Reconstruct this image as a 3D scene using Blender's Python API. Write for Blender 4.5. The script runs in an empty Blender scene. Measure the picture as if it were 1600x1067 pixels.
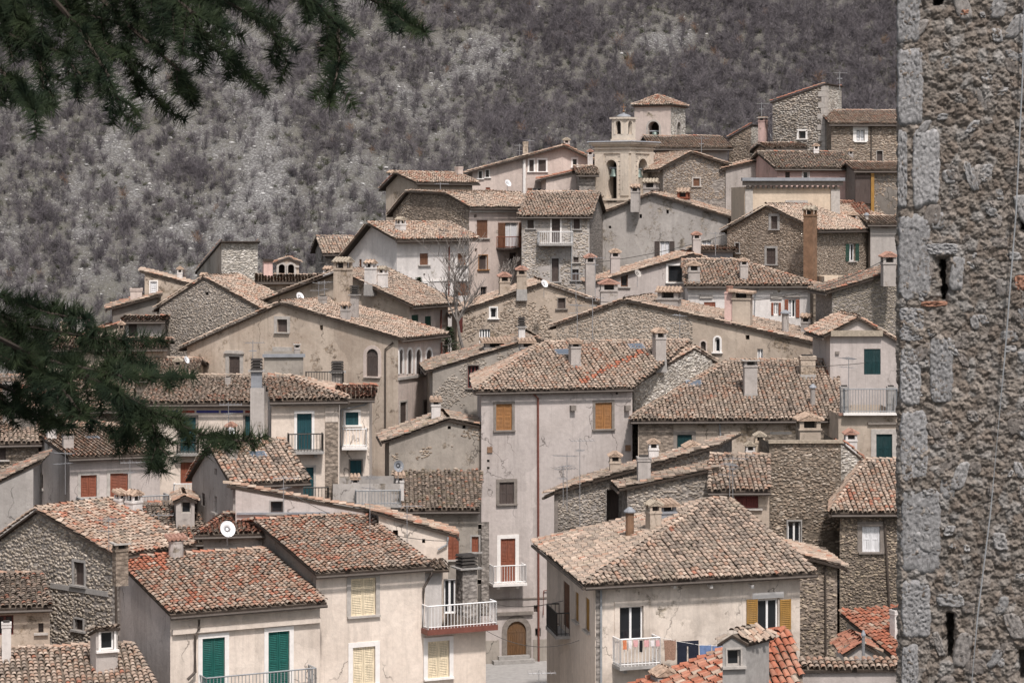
import bpy, math, random
import numpy as np
from mathutils import Vector, Matrix, noise
from mathutils.geometry import delaunay_2d_cdt
sc = bpy.context.scene
R = math.radians
# ---------------------------------------------------------------- camera, sky, sun, exposure
F = 3764.0      # focal length in picture units (1600 across)
HY = 330.0      # eye level in the picture
cam = bpy.data.cameras.new('camera'); cam.sensor_width = 36; cam.lens = F/1600*36
cam.shift_y = -(533.5-HY)/1600; cam.clip_start = .2; cam.clip_end = 4000
cam.dof.use_dof = True; cam.dof.focus_distance = 110; cam.dof.aperture_fstop = 22
camo = bpy.data.objects.new('camera', cam); sc.collection.objects.link(camo)
camo.rotation_euler = (R(90), 0, 0); sc.camera = camo
SUN_EL, SUN_AZ = R(56), R(15)      # the sun stands behind the camera, to its right
wd = bpy.data.worlds.new('World'); sc.world = wd; wd.use_nodes = True
wn = wd.node_tree; wn.nodes.clear()
sky = wn.nodes.new('ShaderNodeTexSky'); sky.sky_type = 'NISHITA'; sky.sun_disc = False
sky.sun_elevation = SUN_EL; sky.sun_rotation = R(180)-SUN_AZ; sky.dust_density = 3.0; sky.air_density = 1.0
hs = wn.nodes.new('ShaderNodeHueSaturation'); hs.inputs['Saturation'].default_value = .36
bg = wn.nodes.new('ShaderNodeBackground'); bg.inputs[1].default_value = .10
wo = wn.nodes.new('ShaderNodeOutputWorld')
wn.links.new(sky.outputs[0], hs.inputs['Color']); wn.links.new(hs.outputs[0], bg.inputs[0]); wn.links.new(bg.outputs[0], wo.inputs[0])
sl = bpy.data.lights.new('sun', 'SUN'); sl.energy = 2.95; sl.angle = R(4); sl.color = (1, .93, .885)
so = bpy.data.objects.new('sun', sl); sc.collection.objects.link(so)
sdir = Vector((math.sin(SUN_AZ)*math.cos(SUN_EL), -math.cos(SUN_AZ)*math.cos(SUN_EL), math.sin(SUN_EL)))
so.rotation_euler = sdir.to_track_quat('Z', 'Y').to_euler(); so.location = sdir*60
sc.view_settings.view_transform = 'Standard'; sc.view_settings.look = 'None'
sc.view_settings.exposure = 0.45; sc.view_settings.gamma = 1
COL = sc.collection
rnd = random.Random(7)
# ---------------------------------------------------------------- materials
class NT:
    def __init__(s, name):
        s.m = bpy.data.materials.new(name); s.m.use_nodes = True; s.t = s.m.node_tree; s.t.nodes.clear()
    def n(s, typ, ins=None, **kw):
        d = s.t.nodes.new(typ)
        for k, v in kw.items(): setattr(d, k, v)
        for k, v in (ins or {}).items():
            if isinstance(v, bpy.types.NodeSocket): s.t.links.new(v, d.inputs[k])
            else: d.inputs[k].default_value = v
        return d
    def pos(s, scale=(1, 1, 1)):
        g = s.n('ShaderNodeNewGeometry')
        return s.n('ShaderNodeMapping', {0: g.outputs['Position'], 3: scale}).outputs[0]
    def noise(s, v, scale, detail=5, rough=.6):
        return s.n('ShaderNodeTexNoise', {'Vector': v, 'Scale': scale, 'Detail': detail, 'Roughness': rough}).outputs[0]
    def ramp(s, f, a, b, va=0., vb=1.):
        return s.n('ShaderNodeMapRange', {0: f, 1: a, 2: b, 3: va, 4: vb}).outputs[0]
    def mix(s, f, a, b, mode='MIX'):
        d = s.n('ShaderNodeMix', data_type='RGBA', blend_type=mode)
        for k, v in ((0, f), (6, a), (7, b)):
            if isinstance(v, bpy.types.NodeSocket): s.t.links.new(v, d.inputs[k])
            else: d.inputs[k].default_value = v if k == 0 else (*v[:3], 1)
        return d.outputs[2]
    def math(s, op, a, b=0.):
        return s.n('ShaderNodeMath', {0: a, 1: b}, operation=op).outputs[0]
    def done(s, col, rough=.9, bump=None, bs=.3, bd=.05, metal=0., spec=.25, **kw):
        p = s.n('ShaderNodeBsdfPrincipled', {'Base Color': col if isinstance(col, bpy.types.NodeSocket) else (*col, 1), 'Roughness': rough, 'Metallic': metal, 'Specular IOR Level': spec})
        for k, v in kw.items(): p.inputs[k].default_value = v
        if bump is not None:
            b = s.n('ShaderNodeBump', {'Height': bump, 'Strength': bs, 'Distance': bd}); s.t.links.new(b.outputs[0], p.inputs['Normal'])
        o = s.n('ShaderNodeOutputMaterial', {0: p.outputs[0]})
        return s.m
MATS = {}
def plaster(name, c1, c2, stain=.5, peel=0., pc=(.3, .25, .19), streak=.35):
    t = NT(name); v = t.pos()
    n1 = t.noise(v, .45, 7, .65); n2 = t.noise(v, 5, 6, .7); n3 = t.noise(t.pos((1.6, 1.6, .1)), 1.3, 6, .65); n4 = t.noise(v, 1.6, 8, .7)
    col = t.mix(t.ramp(n1, .42, .68, 0, stain), c1, c2)
    col = t.mix(t.ramp(n3, .5, .8, 0, streak), col, tuple(x*.5 for x in c2))
    col = t.mix(t.ramp(n4, .56, .66, 0, stain*.55), col, tuple(min(1, x*.72+.03) for x in c1))
    n5 = t.noise(t.pos((7, 7, .3)), 1., 5, .7); col = t.mix(t.ramp(n5, .56, .78, 0, streak*.8), col, tuple(x*.55 for x in c2))
    vp = t.n('ShaderNodeTexVoronoi', {'Vector': t.n('ShaderNodeVectorMath', {0: t.pos((1, 1, .8)), 1: t.n('ShaderNodeTexNoise', {'Vector': v, 'Scale': .9, 'Detail': 4.}).outputs[1]}, operation='ADD').outputs[0], 'Scale': .5})
    col = t.mix(1., col, t.ramp(vp.outputs['Color'], .2, .8, .90, 1.06), 'MULTIPLY')
    if stain >= .6:
        ve = t.n('ShaderNodeTexVoronoi', {'Vector': t.n('ShaderNodeVectorMath', {0: t.pos((1, 1, .55)), 1: t.n('ShaderNodeTexNoise', {'Vector': v, 'Scale': 1.6, 'Detail': 6.}).outputs[1]}, operation='ADD').outputs[0], 'Scale': .45}, feature='DISTANCE_TO_EDGE')
        ck = t.math('MULTIPLY', t.ramp(ve.outputs['Distance'], .004, .011, .75, 0), t.ramp(t.noise(t.pos(), .4, 3), .5, .58)); col = t.mix(ck, col, tuple(x*.3 for x in c2))
    bump = n2
    if peel > 0:
        vo = t.n('ShaderNodeTexVoronoi', {'Vector': t.pos((1, 1, 1.6)), 'Scale': 4.5})
        vm = t.ramp(vo.outputs['Distance'], .1, .75, 1.25, .45)
        st = t.mix(1., pc, vm, 'MULTIPLY'); st = t.mix(1., st, t.ramp(vo.outputs['Color'], .2, .8, .75, 1.2), 'MULTIPLY')
        pm = t.ramp(t.math('ADD', t.noise(v, .7, 10, .72), t.math('MULTIPLY', t.math('SUBTRACT', t.noise(v, 7., 4, .7), .5), .22)), .63-peel*.3, .72-peel*.3)
        col = t.mix(pm, col, st); bump = t.math('SUBTRACT', n2, t.math('MULTIPLY', pm, vo.outputs['Distance']))
    col = t.mix(1., col, t.ramp(n2, .25, .75, .86, 1.1), 'MULTIPLY')
    MATS[name] = t.done(col, .93, bump, .5, .03)
def rubble_mat(name, c1, c2):
    t = NT(name); v = t.pos((1, 1, 1.7))
    vo = t.n('ShaderNodeTexVoronoi', {'Vector': v, 'Scale': 4.})
    n1 = t.noise(t.pos(), .5, 7); n2 = t.noise(t.pos(), 9, 5)
    col = t.mix(t.ramp(n1, .38, .66), c1, c2)
    col = t.mix(1., col, t.ramp(vo.outputs['Distance'], .05, .8, 1.15, .55), 'MULTIPLY')
    col = t.mix(1., col, t.ramp(n2, .25, .75, .7, 1.2), 'MULTIPLY')
    MATS[name] = t.done(col, .95, t.math('SUBTRACT', n2, vo.outputs['Distance']), .8, .06)
def attr_mat(name, sc1=9., amp=(.7, 1.2), rough=.9, lich=None):
    t = NT(name); a = t.n('ShaderNodeAttribute', attribute_name='tc'); v = t.pos()
    n2 = t.noise(v, sc1, 6, .7); n3 = t.noise(v, 1.1, 6, .7)
    col = a.outputs['Color']
    if lich: col = t.mix(t.ramp(n3, .5, .72, 0, .55), col, lich)
    col = t.mix(1., col, t.ramp(n2, .28, .72, *amp), 'MULTIPLY')
    MATS[name] = t.done(col, rough, n2, .4, .02)
def plain(name, c, rough=.7, var=.15, sc1=6., metal=0., spec=.3):
    t = NT(name); n2 = t.noise(t.pos(), sc1, 5, .65)
    MATS[name] = t.done(t.mix(1., c, t.ramp(n2, .3, .7, 1-var, 1+var), 'MULTIPLY'), rough, n2, .15, .01, metal, spec)
def wood(name, c, rough=.75):
    t = NT(name); n1 = t.noise(t.pos((14, 14, 1.2)), 2., 5); n2 = t.noise(t.pos(), 1.2, 5)
    col = t.mix(t.ramp(n1, .3, .7), tuple(x*.62 for x in c), tuple(x*1.15 for x in c)); col = t.mix(t.ramp(n2, .5, .75, 0, .35), col, tuple(x*.5+.06 for x in c))
    MATS[name] = t.done(col, rough, n1, .3, .01)
plaster('p_cream', (.71, .62, .54), (.52, .44, .375), .65, .0, streak=.42)
plaster('p_warm', (.66, .57, .49), (.47, .395, .335), .55, .0, streak=.3)
plaster('p_grey', (.42, .385, .36), (.29, .262, .24), .65, .08, streak=.5)
plaster('p_pink', (.58, .49, .44), (.42, .345, .31), .55, .04, streak=.45)
plaster('p_rose', (.58, .41, .37), (.44, .31, .28), .5, .08)
plaster('p_white', (.66, .625, .60), (.49, .455, .43), .5, .02, streak=.45)
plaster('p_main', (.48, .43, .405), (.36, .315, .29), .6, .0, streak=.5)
plaster('p_beige', (.50, .42, .345), (.36, .285, .225), .9, .2, (.28, .21, .15), streak=.6)
plaster('p_old', (.36, .325, .285), (.23, .205, .18), .8, .2, (.26, .215, .165))
plaster('p_greyold', (.42, .39, .365), (.29, .265, .245), .75, .3, (.29, .25, .205))
plaster('p_tan', (.46, .385, .315), (.33, .265, .21), .7, .25, (.27, .21, .15))
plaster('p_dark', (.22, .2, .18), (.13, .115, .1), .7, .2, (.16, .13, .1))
plaster('p_yellow', (.60, .495, .385), (.48, .39, .30), .4, .04)
plaster('p_tower', (.63, .55, .46), (.46, .39, .325), .6, .05)
plaster('p_hip', (.66, .58, .505), (.36, .30, .25), .95, .14, (.32, .27, .21), streak=.5)
rubble_mat('r_grey', (.29, .258, .23), (.355, .322, .295))
rubble_mat('r_brown', (.27, .215, .17), (.35, .29, .24))
rubble_mat('r_dark', (.17, .14, .11), (.27, .225, .18))
rubble_mat('r_pale', (.40, .37, .33), (.48, .45, .41))
attr_mat('tile', 11., (.72, 1.22), .92, (.34, .29, .22))
attr_mat('stone', 8., (.72, 1.22), .95)
plain('roofbase', (.15, .12, .095), .95, .4, 4.)
attr_mat('tower_stone', 42., (.45, 1.45), .97)
plain('frame_stone', (.40, .37, .34), .9, .2)
plain('frame_dark', (.20, .175, .155), .9, .25)
plain('frame_white', (.74, .71, .68), .85, .08)
plain('cement', (.31, .295, .28), .9, .2, 5.)
plain('iron', (.06, .055, .05), .6, .2)
plain('white_metal', (.74, .73, .72), .5, .06)
plain('alu', (.38, .38, .39), .4, .1, 4., .6)
plain('pipe_red', (.16, .06, .045), .6, .2)
plain('pipe_brown', (.075, .06, .05), .6, .2)
plain('pipe_grey', (.27, .28, .29), .55, .15)
plain('white_frame', (.78, .77, .76), .5, .05)
plain('dish', (.76, .76, .77), .45, .05)
plain('rust', (.20, .12, .075), .85, .35, 3.)
plain('lead', (.24, .25, .27), .6, .2, 3.)
plain('black_flue_shade', (.045, .04, .037), .9, .3)  # black of the stacked caps, and shade painted into flue openings
plain('bronze', (.16, .20, .18), .5, .3, 5., .5)
plain('asphalt', (.33, .32, .31), .9, .15, 3.)
plain('curtain', (.66, .66, .68), .9, .12, 12.)
t = NT('glass'); MATS['glass'] = t.done((.018, .02, .023), .08, None, spec=.6)
t = NT('sky_pane'); MATS['sky_pane'] = t.done((.10, .12, .15), .12, None, spec=.6)
t = NT('void_shade'); MATS['void_shade'] = t.done((.018, .015, .013), .95)  # near-black colour standing in for the shade inside openings
wood('wood', (.05, .037, .029)); wood('w_green', (.014, .105, .088)); wood('w_teal', (.018, .068, .080)); wood('w_dteal', (.010, .040, .043))
wood('w_orange', (.33, .16, .062)); wood('w_ochre', (.33, .185, .05)); wood('w_brown', (.17, .085, .052)); wood('w_red', (.25, .085, .05)); wood('w_cream', (.74, .635, .46))
wood('w_dark', (.085, .065, .058)); wood('w_dred', (.14, .04, .035)); wood('w_dgreen', (.03, .075, .055)); wood('w_door', (.14, .075, .035)); wood('w_white', (.72, .72, .73)); wood('w_grey', (.2, .19, .185))
M = lambda k: MATS[k]
# ---------------------------------------------------------------- mesh helpers
def vec(a): return a if isinstance(a, Vector) else Vector(a)
def ray(px, py): return Vector(((px-800)/F, 1., (HY-py)/F))
def P(px, py, D): return ray(px, py)*D
def proj(p): return 800+p[0]/p[1]*F, HY-p[2]/p[1]*F
def link(name, me, parent=None, **props):
    o = bpy.data.objects.new(name, me); COL.objects.link(o)
    if parent is not None: o.parent = parent
    for k, v in props.items(): o[k] = v
    return o
def thing(name, label, cat, loc=(0, 0, 0), group=None):
    o = bpy.data.objects.new(name, None); o.empty_display_size = .3; COL.objects.link(o); o.location = loc
    o['label'] = label; o['category'] = cat
    if group: o['group'] = group
    return o
class MB:
    """collects faces in world space; build() links them as one mesh object relative to its parent's base"""
    def __init__(s): s.v = []; s.f = []; s.m = []; s.mats = []
    def mi(s, mat):
        if mat not in s.mats: s.mats.append(mat)
        return s.mats.index(mat)
    def add(s, vs, fs, mat):
        k = len(s.v); s.v += [tuple(v) for v in vs]; i = s.mi(mat)
        for f in fs: s.f.append([k+x for x in f]); s.m.append(i)
    def hexa(s, p, mat):   # 8 points: bottom 0-3 ccw, top 4-7
        s.add(p, [(3, 2, 1, 0), (4, 5, 6, 7), (0, 1, 5, 4), (1, 2, 6, 5), (2, 3, 7, 6), (3, 0, 4, 7)], mat)
    def box(s, c, d, mat, rz=0., taper=1.):
        c = vec(c); x, y, z = d[0]/2, d[1]/2, d[2]; ca, sa = math.cos(rz), math.sin(rz); p = []
        for zz, k in ((0, 1.), (z, taper)):
            for a, b in ((-x, -y), (x, -y), (x, y), (-x, y)): p.append((c[0]+(a*ca-b*sa)*k, c[1]+(a*sa+b*ca)*k, c[2]+zz))
        s.hexa(p, mat)
    def fbox(s, fc, s0, s1, n0, n1, z0, z1, mat):   # box in a facade's own frame
        s.hexa([fc.w(s0, n1, z0), fc.w(s1, n1, z0), fc.w(s1, n0, z0), fc.w(s0, n0, z0), fc.w(s0, n1, z1), fc.w(s1, n1, z1), fc.w(s1, n0, z1), fc.w(s0, n0, z1)], mat)
    def ring(s, fc, s0, s1, z0, z1, w, n0, n1, mat):   # one closed rectangular frame
        o = [(s0, z0), (s1, z0), (s1, z1), (s0, z1)]; i = [(s0+w, z0+w), (s1-w, z0+w), (s1-w, z1-w), (s0+w, z1-w)]
        v = [fc.w(a, n1, z) for a, z in o]+[fc.w(a, n1, z) for a, z in i]+[fc.w(a, n0, z) for a, z in o]+[fc.w(a, n0, z) for a, z in i]; f = []
        for k in range(4):
            q = (k+1) % 4; f += [(k, q, 4+q, 4+k), (4+k, 4+q, 12+q, 12+k), (8+q, 8+k, 12+k, 12+q), (k, 8+k, 8+q, q)]
        s.add(v, f, mat)
    def tube(s, pts, r, mat, n=5, r2=None):
        pts = [vec(p) for p in pts]; k = len(pts); vs = []
        for q, p in enumerate(pts):
            d = (pts[min(q+1, k-1)]-pts[max(q-1, 0)]).normalized()
            a = d.cross(Vector((0, 0, 1)));
            if a.length < .1: a = d.cross(Vector((1, 0, 0)))
            a.normalize(); b = d.cross(a); rr = r if r2 is None else r+(r2-r)*q/(k-1)
            for w in range(n): an = 2*math.pi*w/n; vs.append(p+a*math.cos(an)*rr+b*math.sin(an)*rr)
        fs = [(q*n+w, q*n+(w+1) % n, q*n+n+(w+1) % n, q*n+n+w) for q in range(k-1) for w in range(n)]
        fs += [tuple(range(n-1, -1, -1)), tuple(range((k-1)*n, k*n))]
        s.add(vs, fs, mat)
    def lathe(s, c, prof, mat, n=12):
        c = vec(c); vs = []
        for r, z in prof: vs += [(c[0]+r*math.cos(2*math.pi*w/n), c[1]+r*math.sin(2*math.pi*w/n), c[2]+z) for w in range(n)]
        k = len(prof)
        fs = [(q*n+w, q*n+(w+1) % n, q*n+n+(w+1) % n, q*n+n+w) for q in range(k-1) for w in range(n)]
        fs += [tuple(range(n-1, -1, -1)), tuple(range((k-1)*n, k*n))]
        s.add(vs, fs, mat)
    def build(s, name, parent=None, base=None, smooth=False, **props):
        b = vec(base) if base is not None else (parent_base(parent) if parent is not None else Vector((0, 0, 0)))
        me = bpy.data.meshes.new(name)
        me.from_pydata([(v[0]-b[0], v[1]-b[1], v[2]-b[2]) for v in s.v], [], s.f)
        for k in s.mats: me.materials.append(M(k))
        me.polygons.foreach_set('material_index', s.m)
        if smooth: me.polygons.foreach_set('use_smooth', [True]*len(s.f))
        me.update(); o = link(name, me, parent, **props)
        if parent is None: o.location = b
        return o
def parent_base(o):
    b = Vector((0, 0, 0))
    while o is not None: b = b+o.location; o = o.parent
    return b
def np_mesh(name, V, faces, cols, mat, smooth=False):
    """V (n,3); faces: list of index arrays (m,k); cols: list of (m,3) colours per face"""
    me = bpy.data.meshes.new(name); me.vertices.add(len(V)); me.vertices.foreach_set('co', np.asarray(V, np.float32).ravel())
    tot = np.concatenate([np.full(len(f), f.shape[1], np.int32) for f in faces]); loops = np.concatenate([f.ravel() for f in faces]).astype(np.int32)
    me.loops.add(len(loops)); me.loops.foreach_set('vertex_index', loops)
    me.polygons.add(len(tot)); me.polygons.foreach_set('loop_start', np.concatenate([[0], np.cumsum(tot)[:-1]]).astype(np.int32)); me.polygons.foreach_set('loop_total', tot)
    if cols is not None:
        a = me.attributes.new('tc', 'FLOAT_COLOR', 'FACE'); c = np.concatenate(cols); a.data.foreach_set('color', np.c_[c, np.ones(len(c))].astype(np.float32).ravel())
    me.materials.append(M(mat)); me.update(calc_edges=True)
    if smooth: me.polygons.foreach_set('use_smooth', np.ones(len(tot), bool))
    return me
# ---------------------------------------------------------------- roof tiles
TL = {'beige': (.44, .345, .275), 'grey': (.31, .26, .215), 'terra': (.40, .185, .125), 'pink': (.40, .265, .195), 'dark': (.18, .148, .122), 'pale': (.52, .43, .35), 'olive': (.27, .23, .165), 'fresh': (.41, .155, .095)}
PAL = {'old': dict(dark=4, grey=20, beige=42, pale=12, pink=20, terra=2), 'mix': dict(dark=5, grey=17, beige=33, pale=8, pink=29, terra=8),
       'near': dict(dark=5, grey=14, beige=22, pale=7, pink=29, terra=18, fresh=5),
       'red': dict(beige=6, grey=8, terra=62, pink=14, dark=5, pale=2), 'brown': dict(beige=20, grey=36, terra=3, pink=8, dark=20, pale=4, olive=14),
       'dark': dict(beige=10, grey=22, terra=12, pink=8, dark=42), 'big': dict(fresh=46, terra=24, pink=8, beige=9, pale=6, grey=7), 'grey': dict(dark=5, grey=36, beige=40, pale=8, pink=9, terra=2)}
def tile_mesh_np(n=4, w=.168, L=.34, cap=True):
    V = []; Fc = []
    for y, r, lift in ((0, w/2, .040), (L, w/2*.80, .0)):
        for k in range(n+1): a = math.pi*k/n; V.append((-math.cos(a)*r, y, math.sin(a)*r*.85+lift))
    for k in range(n): Fc.append((k, k+1, n+2+k, n+1+k))
    return np.array(V), np.array(Fc)
TVn, TFn = tile_mesh_np(5); TVf, TFf = tile_mesh_np(3)
rs = np.random.RandomState(11)
def tile_colors(cent, pal, red=None):
    k = list(PAL[pal]); w = np.array([PAL[pal][x] for x in k], float); w /= w.sum(); base = np.array([TL[x] for x in k])
    n = len(cent); u = rs.rand(n)
    pn = np.array([noise.noise(Vector(c)*.55)*.5+noise.noise(Vector(c)*1.7)*.35 for c in cent])
    u = np.clip(.5+(u-.5)*.8+pn*.55, 0, .9999)
    idx = np.searchsorted(np.cumsum(w), u); idx = np.clip(idx, 0, len(k)-1)
    c = base[idx]*np.linspace(.80, 1.16, 6)[rs.randint(0, 6, n)][:, None]
    return c
tile_variants = {}
def tile_variant(col):
    key = tuple(round(float(x), 3) for x in col)
    if key not in tile_variants:
        me = np_mesh('tile', TVn, [TFn], [np.tile(np.array(key), (len(TFn), 1))], 'tile'); tile_variants[key] = me
    return tile_variants[key]
def inpoly(x, y, poly):
    c = False; n = len(poly); j = n-1
    for i in range(n):
        xi, yi = poly[i]; xj, yj = poly[j]
        if (yi > y) != (yj > y) and x < (xj-xi)*(y-yi)/(yj-yi+1e-12)+xi: c = not c
        j = i
    return c
def ground_z(x, y):
    if y < 75: z = -1.75-.27*y
    else: z = -22.
    k = max(0., min(1., (x+34)/30)); k = k*k*(3-2*k); up = 5+12*k
    if y > 120: t = min(1, (y-120)/72); z += up*t*t*(3-2*t)
    if y > 165: t = min(1, max(0, (y-165-35*k)/(190-40*k))); z -= (35+up)*t*t*(3-2*t)
    if y > 395: z += max(0, (y-395)*.62+5*noise.noise(Vector((x*.012, y*.012, 0)))*min(1, (y-395)/60)+2.2*noise.noise(Vector((x*.05, y*.05, 3)))*min(1, (y-395)/60))
    return z
# ---------------------------------------------------------------- houses
class Face:
    def __init__(s, O, u, n): s.O = vec(O); s.u = vec(u); s.n = vec(n); s.holes = []
    def w(s, a, n, z): p = s.O+s.u*a+s.n*n; return Vector((p.x, p.y, z))
    def at(s, px, py):
        r = ray(px, py); t = s.O.dot(s.n)/r.dot(s.n); p = r*t; return (p-s.O).dot(s.u), p.z
def solve_x(C, d, px):
    k = (px-800)/F; return (k*C.y-C.x)/(d.x-k*d.y)
HOUSES = []
class House:
    def __init__(h, label, D, xc, ye, th, prof, xl=None, xr=None, la=None, lb=None, ph=None, wall='p_cream', wallb=None, pal='old', rub=None, vb=1075, near=False, hlx=None, hrx=None, oe=.35, og=.25, name='house', cat='house', zb=None, gutter=True, tiles=True, tw=.19, hr=None, hl=None, roofthick=.08, red=None):
        h.C = P(xc, ye, D); th = R(th); ph = R(ph) if ph else th+math.pi/2
        h.b = Vector((math.cos(th), math.sin(th), 0)); h.a = Vector((math.cos(ph), math.sin(ph), 0))
        h.vb, h.near, h.pal, h.rub, h.tw, h.D, h.og, h.oe = vb, near, pal, rub, tw, D, og, oe
        nb = Vector((math.sin(th), -math.cos(th), 0)); na = Vector((-math.sin(ph), math.cos(ph), 0))
        O = Vector((h.C.x, h.C.y, 0)); fa = Face(O, h.a, na); fb = Face(O, h.b, nb)
        z0 = h.C.z; kind = prof[0]; h.axis = 'j'
        if xr is not None: lb = solve_x(h.C, h.b, xr)
        if xl is not None: la = solve_x(h.C, h.a, xl)
        if kind in 'ab':
            f = fa if kind == 'a' else fb; pts = [(0., z0)]; mir = False
            for q in prof[1:]:
                if q == 'm': mir = True
                else: pts.append(f.at(*q))
            if mir: pts.append((2*pts[-1][0], pts[0][1]))
            if kind == 'a': la = pts[-1][0]
            else: lb = pts[-1][0]; h.axis = 'i'
        elif kind == 'F':      # eave to the front: run in metres, ridge height read at its near end
            run = prof[1]; la = la or 2*run
            p = h.C+h.a*run; k = proj(p)[0]
            if hlx: p = p+h.b*solve_x(p, h.b, hlx)
            zr = (HY-prof[2])/F*p.y
            pts = [(0., z0), (run, zr)]+([(la, z0)] if la > run+.1 else [])
        elif kind == 'Z': pts = [(0., z0), (la, z0+prof[1])]
        else: pts = [(0., z0), (la, z0)]
        h.pts, h.la, h.lb, h.fa, h.fb = pts, la, lb, fa, fb
        h.hl = hl or 0.; h.hr = hr or 0.
        if h.axis == 'j' and len(pts) == 3:
            p = h.C+h.a*pts[1][0]
            if hlx: h.hl = solve_x(p, h.b, hlx)
            if hrx: h.hr = lb-solve_x(p, h.b, hrx)
        cs = [h.pt(0, 0, 0), h.pt(lb, 0, 0), h.pt(lb, la, 0), h.pt(0, la, 0)]
        h.zb = zb if zb is not None else min(ground_z(c.x, c.y) for c in cs)-.4
        h.root = thing(name, label, cat, (sum(c.x for c in cs)/4, sum(c.y for c in cs)/4, h.zb))
        h.base = h.root.location.copy(); h.wm = (wall, wallb or wall); h.gut = gutter
        h.zf = lambda t: np.interp(t, [q[0] for q in pts], [q[1] for q in pts])
        h.slopes = []; h.lines = []
        if tiles and kind != 'flat': h.mkslopes()
        h.tiles = tiles; h.rt = roofthick; h.roof = None; HOUSES.append(h)
        h.later = []
    def pt(h, i, j, z): p = h.C+h.b*i+h.a*j; return Vector((p.x, p.y, z))
    def mkslopes(h):
        pts = h.pts; oe, og, la, lb = h.oe, h.og, h.la, h.lb; n = len(pts)
        J = h.axis == 'j'; L2 = lb if J else la
        hip = (h.hl, h.hr) if J else (0, 0)
        q3 = (lambda i, t, z: h.pt(i, t, z)) if J else (lambda i, t, z: h.pt(t, i, z))
        def lim(ridge):
            l = (hip[0] if ridge else (-oe if hip[0] > 0 else 0)) if hip[0] else -og
            r = L2-(hip[1] if ridge else (-oe if hip[1] > 0 else 0)) if hip[1] else L2+og
            return l, r
        zt = None
        for k in range(n-1):
            (t0, z0), (t1, z1) = pts[k], pts[k+1]; s = (z1-z0)/(t1-t0)
            a0, b0, a1, b1 = t0, z0, t1, z1
            if k == 0: a0 -= oe; b0 -= oe*s
            if k == n-2: a1 += oe; b1 += oe*s
            if k == 0: zt = b0
            if s >= 0: lo, up, i0, i1 = (a0, b0), (a1, b1), lim(False), lim(True)
            else: lo, up, i0, i1 = (a1, b1), (a0, b0), lim(False), lim(True)
            e = [q3(i0[0], *lo), q3(i0[1], *lo), q3(i1[1], *up), q3(i1[0], *up)]
            if (s < 0) == J: e = [e[1], e[0], e[3], e[2]]
            h.slopes.append(e)
            if not hip[0]: h.lines.append((q3(i0[0]+.06, *lo), q3(i1[0]+.06, *up)))
            if not hip[1]: h.lines.append((q3(i0[1]-.06, *lo), q3(i1[1]-.06, *up)))
        if n == 3:
            t, z = pts[1]; l, r = lim(True); h.lines.append((q3(l, t, z), q3(r, t, z)))
            if J:
                ee = lambda i, j: h.pt(i, j, zt)
                if hip[0] > 0:
                    h.slopes.append([ee(-oe, la+oe), ee(-oe, -oe), q3(l, t, z), q3(l, t, z)]); h.lines += [(ee(-oe, -oe), q3(l, t, z)), (ee(-oe, la+oe), q3(l, t, z))]
                if hip[1] > 0:
                    h.slopes.append([ee(lb+oe, -oe), ee(lb+oe, la+oe), q3(r, t, z), q3(r, t, z)]); h.lines += [(ee(lb+oe, -oe), q3(r, t, z)), (ee(lb+oe, la+oe), q3(r, t, z))]
    def face(h, k): return h.fa if k == 'a' else h.fb
    def roof_hit(h, px, py):
        r = ray(px, py); best = None
        for e in h.slopes:
            n = (e[1]-e[0]).cross(e[3]-e[0] if (e[3]-e[0]).length > .01 else e[2]-e[0]).normalized()
            if r.dot(n) > -1e-4: continue
            t = e[0].dot(n)/r.dot(n); p = r*t
            E = (e[1]-e[0]).normalized(); S = n.cross(E)
            if inpoly((p-e[0]).dot(E), (p-e[0]).dot(S), [((q-e[0]).dot(E), (q-e[0]).dot(S)) for q in e]) and (best is None or t < best.y): best = p
        return best
    # ---- openings
    def w(h, face, x0, y0, x1, y1, style='S', col='w_brown', sur=None, sw=.14, sill=True, arch=False, name='window', label=None, rec=.16, lint=None, mull=1):
        fc = h.face(face); xm, ym = (x0+x1)/2, (y0+y1)/2
        sa, sb = sorted((fc.at(x0, ym)[0], fc.at(x1, ym)[0])); za, zc = fc.at(xm, y1)[1], fc.at(xm, y0)[1]
        return h.wl(face, sa, sb, za, zc, style, col, sur, sw, sill, arch, name, label, rec, lint, mull, abs(y1-y0))
    def wl(h, face, sa, sb, za, zc, style, col, sur, sw, sill, arch, name, label, rec, lint, mull, pxh):
        fc = h.face(face); r = (sb-sa)/2; cx = (sa+sb)/2
        if arch: zs = zc-r; top = [(cx+r*math.cos(R(a)), zs+r*math.sin(R(a))) for a in range(0, 181, 20)]
        else: top = [(sb, zc), (sa, zc)]
        hole = [(sa, za), (sb, za)]+top; fc.holes.append((hole, rec))
        m = MB(); fw = .055
        if style in 'GOC':      # glazed sash with its frame
            fm = col if style == 'G' else 'white_frame'
            m.ring(fc, sa, sb, za, zc-(r*.4 if arch else 0), fw, -rec, -rec+.05, fm)
            for k in range(mull): x = sa+(sb-sa)*(k+1)/(mull+1); m.fbox(fc, x-.04, x+.04, -rec, -rec+.06, za+fw, zc-fw, fm)
        elif style == 'D': m.fbox(fc, sa+.001, sb-.001, -rec, -rec+.03, za, zc-(r*.5 if arch else 0), 'w_dark')
        else:
            m.ring(fc, sa, sb, za, zc-(r if arch else 0), .03, -rec, -rec+.05, 'wood')
        wo = m.build(name, h.root)
        if label: wo['label'] = label
        m = MB(); m.add([fc.w(a, -rec+.01, z) for a, z in hole], [tuple(range(len(hole)))], 'glass' if style in 'GOC' else 'void_shade'); m.build('pane' if style in 'GOC' else 'backing', wo)
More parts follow.
